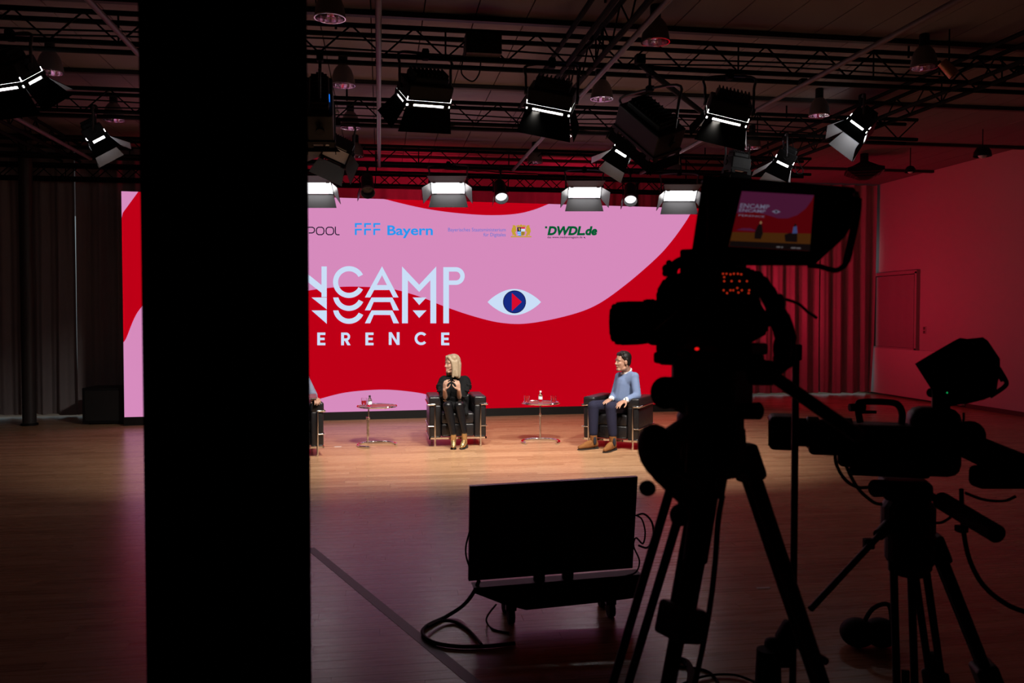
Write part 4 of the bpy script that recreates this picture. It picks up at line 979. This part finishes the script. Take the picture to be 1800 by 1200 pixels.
MB().prism([ctr(0, 1.0), ctr(1, 1.0), ctr(1, 1.015), ctr(0, 1.015)], mn * .04).build('bezel', mat('grey_bezel', (.03, .03, .035), .4), mon, origin=bs)
Mm = Matrix((mxh, mn, Vector((0, 0, 1)))).transposed()
def ML(x, y, z): return bs + mxh * x + mn * y + Vector((0, 0, z))
zb_ = .245
for px in (.425, .60): MB().box(ctr(px, -.03) + mn * .02, (.065, .03, .20), Mm, bev=.004).build('stand_leg', STEEL, mon, origin=bs)
MB().prism([P(832, 1033, 4.72), P(1128, 1009, 4.90), P(1120, 1050, 4.88), P(1060, 1058, 4.85), P(925, 1072, 4.76), P(885, 1062, 4.74), P(836, 1043, 4.72)], mn * .10).build('cart_deck', BLACK, mon, origin=bs)
for sx, sy in ((-.25, -.02), (.33, -.02), (-.25, .16), (.33, .16)):
    c = ML(sx, sy, .045); wv = MB().tube(c - mxh * .018, c + mxh * .018, .045, n=18).build('castor', RUBBER, mon, origin=bs, smooth=True)
    MB().box(c + Vector((0, 0, .06)), (.06, .04, .07), Mm, bev=.005).build('castor_fork', STEEL, wv, origin=bs)
cable('monitor_cable', [P(842, 1020, 4.76), P(833, 1040, 4.78), C(815, 1063, .06), C(785, 1083, .012), C(755, 1097, .012), C(743, 1108, .012), C(748, 1121, .012), C(770, 1131, .012), C(810, 1136, .012), C(860, 1135, .012), C(905, 1130, .012)], .011, 'thick black cable looping on the floor left of the monitor cart')
cable('monitor_cable', [C(752, 1101, .03), C(775, 1091, .02), C(800, 1093, .01), C(822, 1106, .01), C(836, 1120, .01), C(846, 1132, .02)], .009, 'thinner black cable arching inside the loop left of the monitor cart')
cable('monitor_cable', [P(826, 932, 4.75), P(819, 960, 4.75), P(820, 980, 4.75), P(826, 998, 4.76)], .005, 'thin black wire bowing out at the left edge of the monitor')
cable('monitor_cable', [P(1118, 906, 4.9), P(1132, 903, 4.9), P(1146, 918, 4.9), P(1148, 945, 4.9), P(1138, 962, 4.9), P(1122, 958, 4.9)], .006, 'black cable loop hanging at the right edge of the monitor')
cable('monitor_cable', [P(1116, 905, 4.9), P(1128, 912, 4.9), P(1134, 935, 4.9), P(1130, 955, 4.9), P(1118, 945, 4.9), P(1114, 960, 4.9), P(1124, 985, 4.9), P(1118, 1005, 4.9), P(1100, 1012, 4.85)], .005, 'thin black cable hanging from the right edge of the monitor to the cart')
cable('monitor_cable', [P(872, 1062, 4.6), P(857, 1082, 4.55), C(856, 1094, .01), C(868, 1106, .005), C(895, 1112, .005)], .005, 'thin black cable dropping from the cart to the floor')

# ------------------------------------------------------------------ big studio camera on a tripod
FWH = Vector((FW.x, FW.y, 0)).normalized()
A_ = (RT * -.80 + FWH * .60).normalized(); B_ = Vector((A_.y, -A_.x, 0)); Z_ = Vector((0, 0, 1))
MC = Matrix((B_, A_, Z_)).transposed()
D1 = 2.2
hb = P(1250, 690, D1)
sc1 = thing('studio_camera', P(1235, 615, D1), 'large black studio camera with a big viewfinder hood in the right foreground', 'camera')
o1 = sc1.location.copy()
def cb(name, px, py, d, size, m=PLASTIC, bev=.008, M=MC, parent=None):
    return MB().box(P(px, py, d), size, M, bev=bev).build(name, m, parent or sc1, origin=o1)
def rprism(name, pts, d0, th, m, parent=None, smooth=False):      # outline at its own distance, extruded straight back along the line of sight
    cx = sum(p[0] for p in pts) / len(pts); cy = sum(p[1] for p in pts) / len(pts)
    mbx = MB().prism([P(x, y, d0) for x, y in pts], ray(cx, cy) * th)
    bm = bmesh.new(); vs_ = [bm.verts.new(v) for v in mbx.v]
    for f in mbx.f: bm.faces.new([vs_[k] for k in f])
    bmesh.ops.recalc_face_normals(bm, faces=bm.faces)
    bmesh.ops.bevel(bm, geom=bm.edges[:], offset=min(.006, th * .3), segments=2, affect='EDGES', clamp_overlap=True)
    bm.verts.index_update(); out = MB(); out.v = [v.co.copy() for v in bm.verts]; out.f = [tuple(v.index for v in f.verts) for f in bm.faces]; bm.free()
    return out.build(name, m, parent or sc1, origin=o1)
PANELG = mat('grey_camera_panel', (.030, .026, .030), .4)
rprism('body', [(1153, 512), (1167, 488), (1214, 473), (1252, 464), (1300, 470), (1300, 612), (1165, 614), (1156, 604)], D1 - .05, .15, PLASTIC)
rprism('rear_unit', [(1256, 470), (1322, 470), (1340, 492), (1334, 530), (1352, 556), (1350, 586), (1318, 604), (1290, 618), (1256, 616)], D1 - .10, .16, PLASTIC)
rprism('side_cover', [(1158, 511), (1169, 491), (1213, 477), (1218, 545), (1196, 584), (1160, 598)], D1 - .072, .025, PANELG)
rprism('front_cover', [(1222, 478), (1247, 470), (1254, 540), (1250, 590), (1226, 600), (1216, 560)], D1 - .066, .02, PANELG)
MB().tube(P(1152, 580, D1 - .085), P(1208, 530, D1 - .085), .0022, n=8).build('side_rail', mat('worn_metal', (.4, .38, .4), .3, metal=.8), sc1, origin=o1)
cb('base_plate', 1250, 612, D1, (.12, .26, .03))
cb('lower_box', 1180, 628, D1 - .05, (.07, .07, .03), PANELG)
hood = rprism('lens_hood', [(1070, 560), (1072, 540), (1080, 531), (1100, 529), (1134, 529), (1150, 534), (1150, 602), (1125, 606), (1090, 607), (1077, 604), (1071, 590)], D1 + .02, .16, BLACK)
hc = P(1112, 567, D1 + .10)
MB().box(hc + A_ * .012, (.120, .004, .085), MC, bev=.001).build('lens_glass', mat('lens_coating', (.01, .008, .02), .05), hood, origin=o1)
lb = P(1135, 562, D1 + .03)
MB().lathe([(.050, 0), (.050, .02), (.045, .022), (.045, .05), (.048, .052), (.048, .075), (.040, .08), (.040, .12)], lb, -A_, n=28).build('lens_barrel', BLACK, sc1, origin=o1, smooth=True)
gr = MB()
for k in range(24):
    a = 2 * math.pi * k / 24; gr.box(lb - A_ * .012 + (B_ * math.cos(a) + Z_ * math.sin(a)) * .051, (.006, .022, .006), MC)
gr.build('focus_ring', mat('worn_rubber', (.02, .02, .022), .4), sc1, origin=o1)
cb('servo_grip', 1172, 590, D1 - .03, (.05, .10, .05), PLASTIC, bev=.015)
# top handle and mount
MB().path(spline([P(1182, 492, D1), P(1184, 470, D1), P(1205, 458, D1), P(1262, 452, D1), P(1275, 470, D1)], 5), .014, n=8).build('top_handle', RUBBER, sc1, origin=o1, smooth=True)
for (x, y, r_) in ((1172, 472, .012), (1203, 468, .012), (1170, 480, .009), (1176, 462, .008), (1330, 488, .018)): MB().tube(P(x, y, D1 - .02), P(x, y, D1 - .05), r_, n=12).build('knob', BLACK, sc1, origin=o1, smooth=True)
MB().box(P(1220, 462, D1), (.05, .06, .07), MC, bev=.006).box(P(1270, 470, D1), (.08, .10, .06), MC, bev=.006).build('viewfinder_mount', BLACK, sc1, origin=o1)
# red lit buttons at the back
CM = Matrix((RT, FWH, Z_)).transposed()
pan = MB().box(P(1290, 497, D1 - .115), (.082, .008, .064), CM, bev=.003).build('button_panel', BLACK, sc1, origin=o1)
for (x, y) in ((1271, 481), (1277, 481), (1284, 482), (1290, 481), (1297, 481), (1303, 482), (1273, 487), (1273, 494), (1286, 494), (1300, 494), (1313, 494), (1272, 510), (1278, 515), (1284, 510), (1289, 510), (1296, 506), (1298, 514), (1304, 510), (1317, 510), (1316, 515)):
    MB().ell(P(x, y, D1 - .122), (.0022, .002, .0022)).build('button_light', glow('red_button_light', (200, 50, 25), .8), pan, origin=o1)
MB().ell(P(1225, 613, D1 - .09), (.006, .003, .004)).build('tally_light', glow('red_tally', (230, 20, 20), 1), sc1, origin=o1)
# viewfinder: hood open towards the operator, screen set deep inside
dn_, ds_, dh_ = 2.02, 2.16, 2.24
O = [P(1236, 307, dn_), P(1500, 329, dn_), P(1512, 343, dn_), P(1507, 380, dn_), P(1484, 418, dn_), P(1430, 467, dn_), P(1212, 466, dn_)]
Sq = [P(1304, 336, ds_), P(1431, 343, ds_), P(1423, 441, ds_), P(1281, 433, ds_)]
Si = [Sq[0], Sq[1], Sq[1].lerp(Sq[2], .1), Sq[1].lerp(Sq[2], .5), Sq[1].lerp(Sq[2], .9), Sq[2], Sq[3]]
cen = sum(O, Vector()) / len(O)
Hq = [CAMPOS + (v.lerp(cen, .10) - CAMPOS) * (dh_ / dn_) for v in O]
I = [v.lerp(cen, .035) for v in O]
mb = MB(); mb.add(O + I + Si + Hq, []); nO = len(O)
for k in range(nO):
    j = (k + 1) % nO
    mb.f += [(k, j, nO + j, nO + k), (nO + k, nO + j, 2 * nO + j, 2 * nO + k), (k, 3 * nO + k, 3 * nO + j, j)]
mb.f.append(tuple(range(3 * nO, 4 * nO)))
vf = mb.build('viewfinder_hood', DEAD, sc1, origin=o1)
MB().prism([v.lerp(sum(Hq, Vector()) / nO, .05) for v in Hq], ray(1362, 390) * .05).build('viewfinder_housing', PLASTIC, sc1, origin=o1)
def V(s, t, lay=0):
    q = Sq[0].lerp(Sq[1], s).lerp(Sq[3].lerp(Sq[2], s), t); return q - FW * (.0008 * lay)
def vpoly(name, pts, m, lay): return MB().add([V(s, t, lay) for s, t in pts], [tuple(range(len(pts)))]).build(name, m, vsc, origin=o1)
vsc = MB().add([V(0, 0), V(1, 0), V(1, 1), V(0, 1)], [(0, 1, 2, 3)]).build('viewfinder_screen', glow('finder_red', (118, 8, 18), .36), sc1, origin=o1)
vpoly('picture_pink', [(0, 0), (1, 0), (.97, .1), (.90, .25), (.80, .37), (.68, .44), (.55, .45), (.40, .40), (.25, .36), (0, .40)], glow('finder_pink', (104, 38, 76), .36), 1)
vpoly('picture_floor', [(0, .74), (.4, .72), (1, .69), (1, .98), (0, .98)], glow('finder_floor', (96, 54, 20), .4), 1)
vpoly('picture_hill', [(.04, .70), (.12, .66), (.22, .655), (.32, .70)], glow('finder_pink'), 2)
vpoly('picture_shade', [(0, .90), (1, .88), (1, 1), (0, 1)], glow('finder_dark', (14, 8, 8), 1), 3)
def vtext(s, x0, y0, x1, y1, m, bold=.01):
    cu = bpy.data.curves.new('t', 'FONT'); cu.body = s; cu.offset = bold; cu.resolution_u = 2
    ob = bpy.data.objects.new('t', cu); col.objects.link(ob)
    dg = bpy.context.evaluated_depsgraph_get(); me = bpy.data.meshes.new_from_object(ob.evaluated_get(dg)); bpy.data.objects.remove(ob)
    xs = [v.co.x for v in me.vertices]; ys = [v.co.y for v in me.vertices]; ax, bx, ay, by = min(xs), max(xs), min(ys), max(ys)
    for v in me.vertices: v.co = V(x0 + (v.co.x - ax) / (bx - ax) * (x1 - x0), y1 - (v.co.y - ay) / (by - ay) * (y1 - y0), 4) - o1
    me.materials.clear(); me.materials.append(m); o = bpy.data.objects.new('picture_lettering', me); col.objects.link(o); o.parent = vsc
FT = glow('finder_white', (120, 116, 140), .6)
vtext('ENCAMP', .02, .22, .41, .30, FT); vtext('ENCAMP', .02, .315, .37, .37, FT); vtext('FERENCE', .03, .42, .37, .45, FT, 0)
vpoly('picture_eye', [(.45, .335), (.51, .30), (.57, .335), (.51, .37)], FT, 4); vpoly('picture_iris', [(.49, .335), (.51, .31), (.53, .335), (.51, .36)], glow('finder_dark'), 5)
vpoly('picture_figure', [(.28, .72), (.30, .60), (.33, .56), (.36, .60), (.385, .74), (.37, .84), (.29, .84)], glow('finder_dark'), 5); vpoly('picture_head', [(.315, .55), (.33, .515), (.35, .55), (.335, .58)], glow('finder_skin', (120, 88, 60), 1), 6)
vpoly('picture_figure', [(.66, .74), (.72, .70), (.82, .70), (.83, .86), (.68, .86)], glow('finder_dark'), 5); vpoly('picture_sweater', [(.755, .71), (.76, .59), (.80, .57), (.82, .70)], glow('finder_blue', (50, 60, 100), 1), 6); vpoly('picture_head', [(.76, .57), (.775, .53), (.80, .55), (.785, .59)], glow('finder_dark'), 6)
for (x0, x1) in ((.58, .625), (.64, .66), (.76, .82), (.83, .88)): vpoly('picture_readout', [(x0, .955), (x1, .953), (x1, .975), (x0, .977)], glow('finder_grey', (84, 78, 80), 1), 6)
MB().path(spline([P(1420, 466, 2.0), P(1440, 468, 1.99), P(1466, 475, 1.98), P(1480, 470, 1.97), P(1488, 458, 1.97), P(1497, 420, 1.98), P(1506, 375, 2.0), P(1508, 350, 2.01)], 6), [.006] * 18 + [.0065] * 6 + [.009] * 19, n=8).build('viewfinder_handle', RUBBER, sc1, origin=o1, smooth=True)
MB().ell(P(1505, 341, 2.0), (.007, .007, .007)).build('knob', mat('worn_metal'), sc1, origin=o1, smooth=True)
MB().box(P(1238, 390, 2.03), (.012, .012, .20), CM, bev=.003).build('hood_edge_trim', mat('grey_camera_panel'), sc1, origin=o1)
cable('loose_wire', [P(1365, 525, 2.05), P(1385, 527, 2.05), P(1405, 535, 2.05), P(1420, 548, 2.05), P(1436, 559, 2.05)], .0035, 'short loose wire sticking out right of the studio camera')

# tripod of the studio camera
tp = thing('tripod', F(1260, 1600), 'heavy black tripod under the large studio camera with pan handles', 'tripod'); tp.location = Vector((P(1250, 700, D1).x, P(1250, 700, D1).y, 0)); ot = tp.location.copy()
def tpart(name, mbx, m=BLACK, parent=None, smooth=False): return mbx.build(name, m, parent or tp, origin=ot, smooth=smooth)
tpart('fluid_head', MB().box(P(1252, 675, D1), (.17, .17, .15), MC, bev=.03).box(P(1250, 632, D1), (.12, .24, .03), MC, bev=.006).lathe([(.06, .09), (.085, .05), (.085, -.04), (.06, -.09), (.001, -.09)], P(1248, 765, D1), (0, 0, 1), n=28))
tpart('tilt_knob', MB().tube(P(1305, 722, D1 - .02), P(1334, 722, D1 - .06), .022, n=18), smooth=True)
tpart('drag_knob', MB().tube(P(1186, 690, D1 - .05), P(1168, 690, D1 - .09), .04, n=20), smooth=True)
tpart('bowl', MB().lathe([(.05, .08), (.085, .07), (.09, .0), (.07, -.05), (.001, -.06)], P(1250, 800, D1), (0, 0, 1), n=28), smooth=True)
tpart('highlight_strip', MB().path(spline([P(1206, 705, D1 - .12), P(1209, 730, D1 - .12), P(1209, 780, D1 - .12), P(1206, 830, D1 - .12)], 4), .003, n=6), mat('worn_metal'))  # pale metal strip stands in for a highlight along the head
def leg(top, foot, lab=None, w=.022, gap=.035, knee=.55, side=None):
    top, foot = Vector(top), Vector(foot); d = (foot - top); s = (side or d.cross(Vector((0, 0, 1)))).copy(); s = (s - d.normalized() * s.dot(d.normalized())).normalized() * gap; k = top.lerp(foot, knee)
    L = MB().tube(top + s, k + s, w, w * .9, n=12).tube(top - s, k - s, w, w * .9, n=12).tube(top.lerp(foot, knee - .12), foot + Vector((0, 0, .03)), w * .95, w * .8, n=12)
    lg_ = tpart('leg', L, BLACK, smooth=True)
    dn = d.normalized(); Mk = Matrix((s.normalized(), dn, s.normalized().cross(dn))).transposed()
    tpart('leg_clamp', MB().box(k, (gap * 2 + w * 3, .085, w * 3.4), Mk, bev=.012), PLASTIC, lg_)
    tpart('leg_socket', MB().box(top + dn * .03, (gap * 2 + w * 2.6, .10, w * 2.8), Mk, bev=.012), PLASTIC, lg_)
    tpart('rubber_foot', MB().lathe([(.001, 0), (.04, 0), (.04, .02), (.02, .05), (.001, .05)], (foot.x, foot.y, 0), (0, 0, 1), n=16), RUBBER, lg_)
leg(P(1306, 795, D1), F(1572, 1590), w=.020, gap=.012, knee=.62)
leg(P(1246, 815, D1 - .05), F(1062, 1830), w=.022, gap=.02, knee=.285)
leg(P(1206, 815, D1), F(972, 1600), w=.0125, gap=.021, knee=.66, side=RT)
for (px, py, dd) in ((1258, 950, 2.1),): tpart('leg_sleeve', MB().tube(P(1238, 870, dd), P(1222, 985, dd), .034, .03, n=16), RUBBER, smooth=True)
# right pan handle with its zoom grip, long pan bar, left grip
tpart('pan_handle', MB().path(spline([P(1310, 640, D1 - .05), P(1345, 655, 2.0), P(1378, 640, 1.95), P(1384, 612, 1.94), P(1374, 570, 1.94), P(1352, 520, 1.95), P(1338, 495, 1.98)], 5), [.016] * 6 + [.015] * 5 + [.020] * 6 + [.024] * 5 + [.020] * 5 + [.017] * 4, n=12), RUBBER, smooth=True)
tpart('zoom_grip', MB().ell(P(1376, 612, 1.93), (.022, .024, .035)).ell(P(1362, 545, 1.94), (.020, .02, .04), Matrix.Rotation(R(20), 3, FW)).box(P(1372, 630, 1.93), (.03, .03, .02), CM, bev=.006), PLASTIC, smooth=True)
tpart('pan_bar', MB().tube(P(1318, 628, D1 - .03), P(1340, 650, 2.1), .024, .022, n=12).tube(P(1336, 645, 2.1), P(1512, 768, 1.85), .0155, n=12), smooth=True)
tpart('pan_bar_clamp', MB().box(P(1340, 655, 2.08), (.07, .05, .06), CM, bev=.015))
tpart('left_pan_bar', MB().tube(P(1225, 735, D1 - .05), P(1150, 800, 1.8), .024, .034, n=14).ell(P(1158, 795, 1.78), (.042, .05, .062), Matrix.Rotation(R(-18), 3, FW)).tube(P(1160, 830, 1.78), P(1210, 870, 1.9), .02, .028, n=12), RUBBER, smooth=True)
tpart('grip_knob', MB().ell(P(1138, 858, 1.76), (.0175, .02, .0165)), RUBBER, smooth=True)
tpart('grip_lever', MB().ell(P(1195, 905, 1.95), (.024, .02, .026)).tube(P(1195, 905, 1.95), P(1215, 880, 2.0), .012, n=10), RUBBER, smooth=True)
cable('hanging_cable', [P(1270, 870, 2.1), P(1262, 920, 2.1), P(1256, 1000, 2.1), P(1244, 1090, 2.1), P(1222, 1200, 2.1), P(1190, 1350, 2.1), P(1150, 1500, 2.15)], .007, 'black cable hanging straight down between the studio tripod legs')
cable('floor_cable', [F(1183, 1158), F(1205, 1164), F(1215, 1185), F(1210, 1215)], .02, 'thick black cable bending on the floor behind the studio tripod')
for i, pts in enumerate((((1190, 1172), (1240, 1180), (1262, 1200), (1270, 1230)), ((1195, 1208), (1240, 1192), (1290, 1190), (1330, 1204)))): cable('floor_cable', [F(*q) + Vector((0, 0, .006 * (i + 1))) for q in pts], .006, ('thin black floor cable running right from the thick bend', 'thin black floor cable arching at the bottom edge')[i])

# straight stand pole with a clamp at its foot
ps = F(1390, 1530)
st_ = thing('stand_pole', (ps.x, ps.y, 0), 'thin straight black stand pole right of the studio tripod', 'stand')
dpole = (ps - CAMPOS).dot(FW); topz = P(1376, 618, dpole).z
MB().tube((0, 0, .03), (0, 0, topz), .0105, n=12).build('pole', BLACK, st_, smooth=True)
MB().lathe([(.001, 0), (.13, 0), (.13, .018), (.03, .03), (.02, .06), (.001, .06)], n=28).build('base_plate', BLACK, st_, smooth=True)
MB().box((0, 0, topz), (.03, .03, .05), bev=.006).build('tip_joint', BLACK, st_)
zc_ = P(1385, 1140, dpole).z
ca = MB().box((-.045, 0, zc_), (.09, .05, .09), CM, bev=.02).box((-.02, 0, zc_ + .06), (.05, .04, .07), CM @ Matrix.Rotation(R(30), 3, 'Y'), bev=.012)
ca.build('clamp', RUBBER, st_)
MB().tube((-.09, -.02, zc_ + .02), (-.09, -.02, zc_ - .22), .035, .045, n=14).build('clamp_weight', RUBBER, st_, smooth=True)
MB().tube((0, -.01, zc_ + .03), (.10, -.02, zc_ - .03), .012, n=8).build('clamp_lever', STEEL, st_)

# ------------------------------------------------------------------ second camera at the right edge
D2 = 3.0
s2 = thing('video_camera', P(1570, 835, D2), 'smaller black video camera at the right edge with a round lens hood', 'camera'); o2 = s2.location.copy()
A2 = (RT * -.97 + FWH * .25).normalized(); B2 = Vector((A2.y, -A2.x, 0)); M2 = Matrix((B2, A2, Z_)).transposed()
def c2(name, mbx, m=PLASTIC, parent=None, smooth=False): return mbx.build(name, m, parent or s2, origin=o2, smooth=smooth)
c2('body', MB().box(P(1565, 782, D2), (.14, .36, .15), M2, bev=.02))
c2('lower_body', MB().box(P(1560, 822, D2), (.10, .26, .05), M2, bev=.01))
c2('rear_hump', MB().box(P(1640, 775, D2), (.15, .17, .24), M2, bev=.045), smooth=True)
lh = P(1375, 758, D2 + .03)
hd2 = c2('lens_hood', MB().box(lh, (.14, .095, .118), M2, bev=.018), BLACK)
c2('lens_glass', MB().box(lh + A2 * .048, (.11, .004, .09), M2), mat('lens_coating'), hd2)
c2('lens_barrel', MB().lathe([(.050, 0), (.050, .04), (.056, .045), (.056, .08), (.047, .085), (.047, .13), (.055, .14), (.055, .19)], lh - A2 * .04, -A2, n=28), BLACK, smooth=True)
c2('lens_grip', MB().box(P(1450, 788, D2 - .03), (.05, .11, .045), M2, bev=.018))
c2('top_handle', MB().path(spline([P(1512, 742, D2), P(1508, 712, D2), P(1520, 706, D2), P(1565, 707, D2), P(1580, 713, D2), P(1586, 728, D2), P(1584, 748, D2)], 5), .012, n=8), RUBBER, smooth=True)
c2('handle_microphone', MB().tube(P(1493, 716, D2), P(1520, 715, D2), .014, n=12).tube(P(1512, 724, D2), P(1540, 724, D2), .006, n=8), RUBBER, smooth=True)
hexa = [(1611, 639), (1640, 623), (1676, 602), (1688, 596), (1700, 598), (1727, 595), (1734, 600), (1755, 631), (1755, 650), (1748, 692), (1728, 700), (1700, 707), (1660, 713), (1641, 697), (1640, 684)]
v2 = c2('viewfinder_hood', MB().prism([P(x, y, D2 - .14) for x, y in hexa], ray(1690, 655) * .22), DEAD)
c2('viewfinder_rim', MB().path([P(x, y, D2 - .142) for x, y in hexa], .005, n=6, closed=True), RUBBER, v2)
c2('viewfinder_arm', MB().box(P(1646, 702, D2 - .02), (.022, .03, .07), M2, bev=.005).box(P(1662, 704, D2 - .02), (.02, .03, .06), M2, bev=.005).tube(P(1636, 690, D2 - .05), P(1650, 690, D2 - .02), .016, n=12))
c2('viewfinder_handle', MB().path(spline([P(1752, 645, D2 - .1), P(1762, 662, D2 - .12), P(1769, 671, D2 - .12), P(1765, 680, D2 - .12), P(1740, 697, D2 - .1)], 5), .0075, n=8), RUBBER, smooth=True)
c2('handle_pad', MB().tube(P(1753, 648, D2 - .1), P(1765, 668, D2 - .12), .012, n=10), RUBBER, smooth=True)
c2('status_light', MB().ell(P(1665, 690, D2 - .147), (.0025, .002, .0025)), glow('green_status', (20, 170, 90), .9), v2)
c2('cold_shoe_pin', MB().path([P(1692, 750, D2), P(1694, 735, D2), P(1694, 725, D2)], .004, n=6))
c2('rear_arm', MB().tube(P(1672, 770, D2), P(1790, 822, 2.75), .045, .05, n=14).ell(P(1705, 765, 2.9), (.05, .05, .05)).box(P(1770, 838, 2.75), (.22, .08, .07), CM, bev=.02), RUBBER, smooth=True)
t2p = thing('tripod', (0, 0, 0), 'black tripod under the smaller video camera at the right edge', 'tripod'); q = P(1597, 900, D2); t2p.location = (q.x, q.y, 0); ot = t2p.location.copy(); tp = t2p
tpart('fluid_head', MB().box(P(1590, 858, D2), (.16, .16, .07), M2, bev=.02).lathe([(.07, .06), (.09, .03), (.09, -.05), (.07, -.09), (.001, -.09)], P(1596, 905, D2), (0, 0, 1), n=24))
tpart('drag_knob', MB().tube(P(1555, 858, D2 - .08), P(1538, 858, D2 - .1), .03, n=16), smooth=True)
tpart('bowl', MB().lathe([(.06, .06), (.085, .04), (.085, -.04), (.05, -.10), (.001, -.10)], P(1600, 960, D2), (0, 0, 1), n=24))
leg(P(1585, 965, D2), F(1600, 1478), w=.014, gap=.028, knee=.55)
leg(P(1612, 965, D2), F(1672, 1380), w=.014, gap=.024, knee=.55)
leg(P(1640, 950, D2), F(1830, 1425), w=.022, gap=.018, knee=.5)
tpart('pan_bar', MB().tube(P(1630, 868, D2), P(1670, 890, 2.8), .014, n=10).tube(P(1655, 880, 2.85), P(1752, 938, 2.55), .030, .028, n=18), RUBBER, smooth=True)
tpart('front_pan_bar', MB().tube(P(1570, 915, D2), P(1545, 940, D2 - .08), .022, .02, n=12).tube(P(1550, 936, D2 - .08), P(1425, 1070, 2.7), .0105, n=10), BLACK, smooth=True)
tpart('pan_bar_lock', MB().box(P(1527, 955, D2 - .1), (.035, .03, .035), CM, bev=.006), RUBBER)
cable('camera_cable', [P(1468, 792, D2), P(1470, 815, D2), P(1485, 842, D2), P(1508, 856, D2), P(1535, 855, D2)], .006, 'black cable loop under the lens of the smaller video camera')
cable('camera_cable', [P(1482, 795, D2), P(1490, 825, D2), P(1510, 860, D2), P(1535, 882, D2), P(1550, 886, D2)], .006, 'second black cable running from the smaller lens to its tripod head')
cable('camera_cable', [P(1690, 860, 2.8), P(1691, 900, 2.75), P(1694, 935, 2.75), P(1705, 985, 2.75), P(1730, 1030, 2.75), P(1770, 1062, 2.75), P(1810, 1078, 2.75)], .008, 'black cable hanging at the right edge below the smaller camera')
cable('camera_cable', [P(1697, 866, 2.7), P(1730, 878, 2.7), P(1765, 880, 2.7), P(1785, 872, 2.7)], .005, 'thin black wire under the rear arm of the smaller camera')
cable('camera_cable', [P(1636, 918, 2.9), P(1655, 918, 2.9), P(1672, 908, 2.9)], .005, 'thin black wire between the smaller tripod head and its pan bar')
tpart('cable_block', MB().box(P(1690, 929, 2.75), (.035, .03, .022), CM, bev=.005), RUBBER)
q = F(1527, 1136)
sbg = thing('sandbag', (q.x, q.y, 0), 'dark rounded sandbag lying on the floor behind the smaller tripod', 'sandbag', rz=-YAW)
remesh('bag', [ell((-.06, 0, .075), (.09, .09, .075), None), ell((.06, 0, .075), (.09, .09, .075), None)], RUBBER, sbg, (0, 0, 0), .012, 2)
MB().path(spline([(-.03, 0, .12), (.02, 0, .20), (.10, 0, .22), (.12, 0, .12)], 5), .012, n=8).build('strap', RUBBER, sbg, smooth=True)
